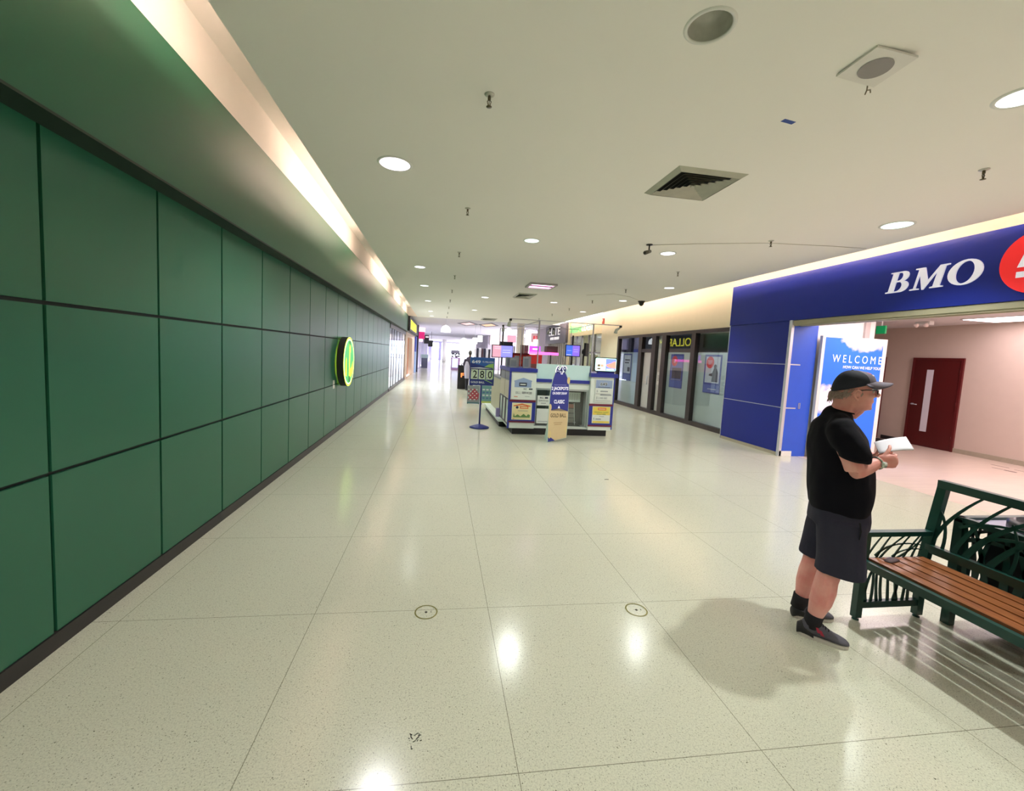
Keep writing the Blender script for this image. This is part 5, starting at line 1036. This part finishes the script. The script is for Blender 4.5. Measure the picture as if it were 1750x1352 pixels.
# stubble, hair
hairm = M('grey_hair', (186, 160, 152), .8, noise=.25, nscale=60)
R_ = random.Random(21); b = MB()
for k in range(300):
    a = R_.uniform(PI * .60, PI * 1.40); q = abs(a - PI) / (PI * .4); x = .052 + .100 * math.cos(a); y = .079 * math.sin(a); z = R_.uniform(1.548 + .02 * q, 1.600)
    L_ = (.030 - .018 * q) * R_.uniform(.5, 1.2); sw = R_.uniform(-.012, .012); o_ = -.006 - .014 * (1 - q) * R_.random()
    b.tube([(x, y, z), (x + o_, y * 1.03 + sw * .3, z - L_ * .35), (x + o_ * 1.3, y * 1.04 + sw, z - L_ * .8), (x + o_ * R_.uniform(.2, 1.6), y * 1.02 + sw * 1.3, z - L_ * 1.15)], [.0024, .0022, .0017, .0008], 4)
for k in range(160):
    s = R_.choice((-1, 1)); x = R_.uniform(.0, .092); z = R_.uniform(1.575, 1.625)
    if .04 < x < .085 and z < 1.615: continue
    b.tube([(x, s * .0735, z), (x - .006, s * .0775, z - .008), (x - .010, s * .0755, z - .018)], [.0022, .0022, .001], 4)
b.build('hair', hairm, man)
# eyes and brows
b = MB(); [b.ell((.142, s * .030, 1.609), (.009, .012, .008)) for s in (-1, 1)]; b.build('eye', M('eye_white', (226, 220, 214), .2), man)
b = MB(); [b.tube([(.155, s * .014, 1.634), (.153, s * .032, 1.637), (.140, s * .052, 1.631)], .0045, 6) for s in (-1, 1)]; b.build('eyebrow', hairm, man)
# glasses
gm = M('glasses_black', (20, 22, 30), .25)
b = MB()
for s in (-1, 1):
    b.tube([(.168 - .008 * max(0, -math.cos(a) * -1) , s * .034 + .025 * s * math.cos(a), 1.610 + .017 * math.sin(a)) for a in [2 * PI * q / 20 for q in range(21)]], .0026, 6)
    b.tube([(.160, s * .060, 1.620), (.150, s * .078, 1.622), (.10, s * .084, 1.619), (.058, s * .086, 1.611)], [.0042, .0042, .0036, .003], 6)
b.tube([(.170, -.010, 1.614), (.174, 0, 1.616), (.170, .010, 1.614)], .0026, 6)
gg = b.build('glasses', gm, man)
b = MB(); [b.ell((.165, s * .034, 1.610), (.0015, .022, .015)) for s in (-1, 1)]; b.build('lens', glass, gg)
# cap
capn = M('cap_navy', (30, 32, 48), .8, noise=.15, nscale=30); capg = M('cap_greymauve', (112, 102, 118), .8, noise=.12, nscale=30)
cp = MB(); n = 36; k = 12; cxx, czz = .050, 1.640; tilt = .34
def cap_pt(th, ph, g=1.0):      # th from crown top (0) to the brow (PI/2), ph round
    rx = .108 * g; ry = .090 * g; rz = .104 * g
    x = cxx + rx * math.sin(th) * math.cos(ph); y = ry * math.sin(th) * math.sin(ph); z = czz - .008 + rz * math.cos(th)
    if math.cos(ph) > 0: z += .006 * math.cos(ph) * math.sin(2 * th)
    return (x - .012 * math.cos(th), y, z + (x - cxx) * tilt * math.sin(th) ** 2)
vs = []; 
for g in (1.0, .965):
    for i in range(k + 1):
        for j in range(n): vs.append(cap_pt(PI / 2 * 1.02 * i / k + .001, 2 * PI * j / n, g))
fs = []; mi = []
for i in range(k):
    for j in range(n):
        fs.append((i * n + j, (i + 1) * n + j, (i + 1) * n + (j + 1) % n, i * n + (j + 1) % n)); a = (j + .5) / n * 2 * PI; mi.append(1 if abs(math.atan2(math.sin(a), math.cos(a))) < PI * .29 else 0)
        o_ = (k + 1) * n; fs.append((o_ + i * n + j, o_ + i * n + (j + 1) % n, o_ + (i + 1) * n + (j + 1) % n, o_ + (i + 1) * n + j)); mi.append(0)
for j in range(n): fs.append((k * n + j, (k + 1) * n + k * n + j, (k + 1) * n + k * n + (j + 1) % n, k * n + (j + 1) % n)); mi.append(0)
cp.add(vs, fs, 0, True); cp.m = mi
cap = cp.build('cap', [capn, capg], man)
b = MB(); vs = []; N_ = 18; K_ = 7
for lay in (0, -.006):
    for i in range(K_ + 1):
        for j in range(N_ + 1):
            a = (j / N_ - .5) * 2 * 1.12; r = i / K_; p = Vector(cap_pt(PI / 2 * .99, a)); ext = .078 * math.cos(a * .80) * r
            arch = -.30 * (p.y * (1 + .1 * r)) ** 2 / .09 * .25 * r
            vs.append((p.x + ext, p.y * (1 - .10 * r * r), p.z + .004 - r * .006 + arch * 1.0 - abs(p.y) * .20 * r + lay))
q = (K_ + 1) * (N_ + 1); fs = []
for i in range(K_):
    for j in range(N_):
        a0 = i * (N_ + 1) + j; fs += [(a0, a0 + N_ + 1, a0 + N_ + 2, a0 + 1), (q + a0, q + a0 + 1, q + a0 + N_ + 2, q + a0 + N_ + 1)]
edge = [j for j in range(N_ + 1)]; last = [K_ * (N_ + 1) + j for j in range(N_ + 1)]
for j in range(N_): fs.append((last[j], q + last[j], q + last[j + 1], last[j + 1]))
for i in range(K_): a0, a1 = i * (N_ + 1), (i + 1) * (N_ + 1); fs += [(a0, a1, q + a1, q + a0), (a0 + N_, q + a0 + N_, q + a1 + N_, a1 + N_)]
b.add(vs, fs, 0, True); b.build('brim', capg, cap)
b = MB(); b.ell((.038, 0, 1.736), (.007, .007, .004)); b.build('button', capn, cap)
b = MB(); b.add([cap_pt(.95, a, 1.012) for a in (-.5, -.25)] + [cap_pt(.70, a, 1.012) for a in (-.25, -.5)], [(0, 1, 2, 3)], 0); b.add([cap_pt(1.15, a, 1.012) for a in (-.45, -.1)] + [cap_pt(1.02, a, 1.012) for a in (-.1, -.45)], [(0, 1, 2, 3)], 1); b.build('emblem', [M('cap_red', (190, 70, 90), .7), M('cap_pale', (206, 190, 190), .7)], cap)
b = MB(); b.box(-.060, -.054, -.018, .018, 1.606, 1.618); b.build('strap', M('cap_strap', (150, 130, 70), .5), cap)

# t-shirt
shirt = M('black_cotton', (15, 13, 23), .9, noise=.15, nscale=12, bump=.3, bscale=9, spec=.2)
b = MB()
b.rings([(.048, 0, .832, .158, .188), (.048, 0, .86, .163, .191), (.046, 0, .92, .170, .194), (.040, 0, 1.00, .173, .196), (.030, 0, 1.10, .170, .196), (.015, 0, 1.20, .165, .200), (.0, 0, 1.30, .150, .205), (-.008, 0, 1.37, .118, .180), (-.008, 0, 1.42, .084, .125), (.0, 0, 1.455, .072, .082), (.006, 0, 1.478, .070, .072)], 36, 0, True, .92)
b.ell((-.06, 0, 1.33), (.085, .17, .10)); b.tube([(-.01, -.15, 1.40), (-.02, 0, 1.43), (-.01, .15, 1.40)], [.055, .075, .055], 16); b.ell((.09, 0, .97), (.125, .15, .15))
for s in (-1, 1):
    b.tube([(-.010, s * .130, 1.385), (-.008, s * .185, 1.365), (.014, s * .232, 1.315), (.040, s * .252, 1.270), (.056, s * .255, 1.238), (.052, s * .257, 1.200)], [.072, .080, .080, .079, .081, .083], 20, 0, True)
ts = fuse(b, 'tshirt', shirt, man, .009, 14, .7); wrinkle(ts, .012, 7, 4, 3); wrinkle(ts, .005, 16, 9, 8)
# carve the neck opening edge with a collar band
b = MB(); b.tube([(.006 + .068 * math.cos(a), .070 * math.sin(a), 1.474 - .014 * math.cos(a)) for a in [2 * PI * q / 28 for q in range(29)]], .0045, 8); b.build('collar', shirt, ts)
# shorts
shm = M('charcoal_navy_cloth', (52, 50, 66), .85, noise=.12, nscale=10, bump=.2, bscale=8, spec=.25)
b = MB()
b.rings([(.052, 0, .74, .163, .175), (.052, 0, .80, .163, .178), (.048, 0, .88, .155, .174), (.045, 0, .97, .140, .165)], 30, 0, True, .92)
b.tube([(.056, -.085, .78), (.064, -.098, .66), (.072, -.112, .54), (.074, -.118, .455)], [.128, .128, .127, .130], 24, 0, True)
b.tube([(.030, .085, .78), (.010, .095, .66), (-.005, .10, .54), (-.015, .102, .455)], [.116, .112, .106, .106], 24, 0, True)
sh = fuse(b, 'shorts', shm, man, .009, 4, .6); wrinkle(sh, .010, 8, 3, 5)
b = MB(); b.tube([(.128, -.193, .82), (.135, -.198, .77), (.132, -.203, .72)], [.004, .006, .003], 6); b.build('pocket', M('pocket_dark', (18, 17, 26), .9), sh)
# socks and shoes
sock = M('black_sock', (30, 26, 32), .9, noise=.1); shoe = M('grey_mesh_shoe', (84, 80, 90), .8, noise=.15, nscale=60, bump=.2, bscale=120); sole = M('pale_sole', (206, 196, 188), .5); heelm = M('heel_black', (26, 24, 28), .6)
for (hx, hy), (tx, ty), nm, ank in (((-.105, -.141), (.160, -.135), 'near', (-.030, -.138)), ((-.118, .055), (.115, .185), 'far', (-.082, .082))):
    h = Vector((hx, hy, 0)); t_ = Vector((tx, ty, 0)); d_ = (t_ - h).normalized(); L_ = (t_ - h).length; sd = Vector((-d_.y, d_.x, 0))
    def FP(a, s_, z): q = h + d_ * (a * L_) + sd * s_; return (q.x, q.y, z)
    MB().tube([(ank[0] - .004, ank[1], .07), (ank[0], ank[1], .12), (ank[0] + .006, ank[1], .158)], [.050, .047, .049], 18).build('sock', sock, man)
    def ringz(a, w, zt, zb=.022, n=14):
        return [FP(a, w * math.cos(2 * PI * j / n), zb + (zt - zb) * .5 + (zt - zb) * .5 * math.sin(2 * PI * j / n)) for j in range(n)]
    prof = [(.03, .026, .066), (.10, .038, .108), (.20, .046, .118), (.32, .047, .118), (.42, .046, .104), (.55, .048, .082), (.70, .051, .063), (.84, .048, .052), (.94, .036, .042), (.99, .018, .032)]
    b = MB(); vs = []; n = 14
    for a, w, zt in prof: vs += ringz(a, w, zt, .016)
    fs = [(i * n + j, i * n + (j + 1) % n, (i + 1) * n + (j + 1) % n, (i + 1) * n + j) for i in range(len(prof) - 1) for j in range(n)] + [tuple(range(n))[::-1], tuple((len(prof) - 1) * n + j for j in range(n))]
    b.add(vs, fs, 0, True); sho = b.build('shoe', shoe, man)
    b = MB(); ol = [(0, .018), (.06, .031), (.2, .038), (.4, .038), (.6, .046), (.75, .050), (.88, .044), (.97, .026), (1.0, .0)]
    out_ = [(a, w) for a, w in ol] + [(a, -w) for a, w in ol[::-1]][1:]
    zt_ = lambda a: .030 if a < .35 else .022
    vs = [FP(a, w, 0.0) for a, w in out_] + [FP(a, w * 1.04, zt_(a)) for a, w in out_]; m_ = len(out_)
    b.add(vs, [tuple(range(m_ - 1, -1, -1)), tuple(m_ + i for i in range(m_))] + [(i, (i + 1) % m_, m_ + (i + 1) % m_, m_ + i) for i in range(m_)]); b.build('sole', sole, sho)
    b = MB(); vs = []
    for a, w, zt in ((-.02, .026, .074), (.08, .042, .092), (.20, .0475, .078), (.30, .048, .042)): vs += ringz(a, w, zt, .004)
    b.add(vs, [(i * n + j, i * n + (j + 1) % n, (i + 1) * n + (j + 1) % n, (i + 1) * n + j) for i in range(3) for j in range(n)] + [tuple(range(n))[::-1], tuple(3 * n + j for j in range(n))], 0, True); b.build('heel_counter', heelm, sho)
    b = MB(); b.add([FP(.36, -.0495, .062), FP(.41, -.0485, .062), FP(.37, -.0455, .092), FP(.32, -.0460, .092)], [(0, 1, 2, 3)]); b.add([FP(.42, -.0495, .052), FP(.50, -.0495, .048), FP(.44, -.046, .078), FP(.39, -.047, .084)], [(0, 1, 2, 3)]); b.build('logo', M('shoe_red', (170, 40, 66), .6), sho)
    b = MB()
    for q in range(5): a = .36 + q * .055; z_ = .112 - q * .0095; b.tube([FP(a, -.018, z_ + .002), FP(a + .02, 0, z_ + .006), FP(a + .0, .018, z_ + .002)], .003, 5)
    b.build('laces', heelm, sho)
# watch
wt = MB(); wc = Vector((.176, -.152, 1.190)); wd = Vector((.7, .67, .25)).normalized(); wa = wd.cross(Vector((0, 0, 1))).normalized(); wb2 = wd.cross(wa)
wt.tube([wc + wa * .034 * math.cos(a) + wb2 * .034 * math.sin(a) for a in [2 * PI * q / 20 for q in range(21)]], .0065, 8); wtc = wt.build('wristwatch', M('watch_steel', (176, 180, 170), .25, .8), man)
b = MB(); fc = wc + wa * .036; b.tube([fc, fc + wa * .010], .018, 16); b.build('watch_face', M('watch_case', (200, 214, 208), .15, .5), wtc)
# the sheet of paper, a thing of its own in his hands
pp = thing('folded_paper', "white folded sheet of paper held in the standing man's hands", 'paper', (2.57, 2.31, 0), math.radians(-40))
b = MB(); A_, B_, C_, D2 = Vector((.20, -.065, 1.238)), Vector((.348, -.065, 1.290)), Vector((.352, .12, 1.338)), Vector((.205, .12, 1.280)); n = 6
vs = []
for lay in (0, -.0035):
    for i in range(n + 1):
        for j in range(n + 1):
            s = i / n; t = j / n; p = (A_ * (1 - s) + B_ * s) * (1 - t) + (D2 * (1 - s) + C_ * s) * t; vs.append((p.x, p.y, p.z + .006 * math.sin(PI * s) + lay * (1 + 1.2 * s)))
q = (n + 1) ** 2; fs = []
for i in range(n):
    for j in range(n): a0 = i * (n + 1) + j; fs += [(a0, a0 + n + 1, a0 + n + 2, a0 + 1), (q + a0, q + a0 + 1, q + a0 + n + 2, q + a0 + n + 1)]
for i in range(n): fs += [(i * (n + 1), q + i * (n + 1), q + (i + 1) * (n + 1), (i + 1) * (n + 1)), (i, i + 1, q + i + 1, q + i), (n * (n + 1) + i, q + n * (n + 1) + i, q + n * (n + 1) + i + 1, n * (n + 1) + i + 1), (i * (n + 1) + n, (i + 1) * (n + 1) + n, q + (i + 1) * (n + 1) + n, q + i * (n + 1) + n)]
b.add(vs, fs, 0, True); b.build('sheet', M('paper_lilac_white', (238, 236, 248), .6, noise=.01), pp)

# ---- distant person seen from behind, beside the black stand
fp = thing('person', 'person seen from behind in dark jacket and pale garment beyond the lottery sign', 'person', (1.36, 18.9, 0), PI / 2)
b = MB()
b.ell((0, 0, 1.70), (.095, .08, .12)); b.tube([(0, 0, 1.5), (0, 0, 1.62)], [.06, .055], 12); b.rings([(0, 0, .85, .12, .17), (0, 0, 1.1, .12, .17), (0, 0, 1.35, .12, .2), (0, 0, 1.48, .08, .14)])
for s in (-1, 1):
    b.tube([(0, s * .09, .9), (0, s * .10, .5), (-.01, s * .10, .08)], [.09, .065, .045], 12); b.ell((.05, s * .10, .05), (.13, .05, .05))
    b.tube([(0, s * .19, 1.42), (-.02, s * .25, 1.18), (.08, s * .20, 1.0), (.14, s * .16, .98)], [.055, .045, .035, .03], 10); b.ell((.18, s * .15, .98), (.05, .03, .025))
    for q in range(4): b.tube([(.20, s * (.13 + .014 * q), .98), (.24, s * (.13 + .014 * q), .965)], .008, 6)
fb_ = fuse(b, 'body', M('far_skin', (150, 110, 100), .6), fp, .012, 2, .5)
b = MB(); b.rings([(0, 0, 1.0, .15, .21), (0, 0, 1.2, .15, .21), (0, 0, 1.38, .145, .225), (0, 0, 1.5, .09, .15), (0, 0, 1.55, .06, .08)]); [b.tube([(0, s * .19, 1.43), (-.02, s * .26, 1.18), (.06, s * .22, 1.04)], [.07, .062, .05], 12) for s in (-1, 1)]
fuse(b, 'jacket', M('far_jacket', (64, 54, 74), .8), fp, .015, 2, .5)
b = MB(); b.rings([(.02, .08, .55, .14, .13), (0, .09, .8, .17, .15), (-.01, .10, 1.1, .17, .15), (-.01, .10, 1.33, .12, .11)]); fuse(b, 'draped_garment', M('pale_garment', (196, 190, 214), .8), fp, .015, 2, .5)
b = MB(); [b.tube([(0, s * .09, .95), (0, s * .10, .5), (-.01, s * .10, .07)], [.115, .085, .07], 12) for s in (-1, 1)]; fuse(b, 'trousers', M('far_trousers', (40, 38, 50), .8), fp, .015, 2, .5)
b = MB(); [b.ell((.05, s * .10, .045), (.15, .062, .052)) for s in (-1, 1)]; b.build('shoes', bk, fp)
b = MB(); b.ell((-.02, 0, 1.72), (.10, .088, .12)); b.build('hair', M('far_hair', (90, 84, 78), .8), fp)
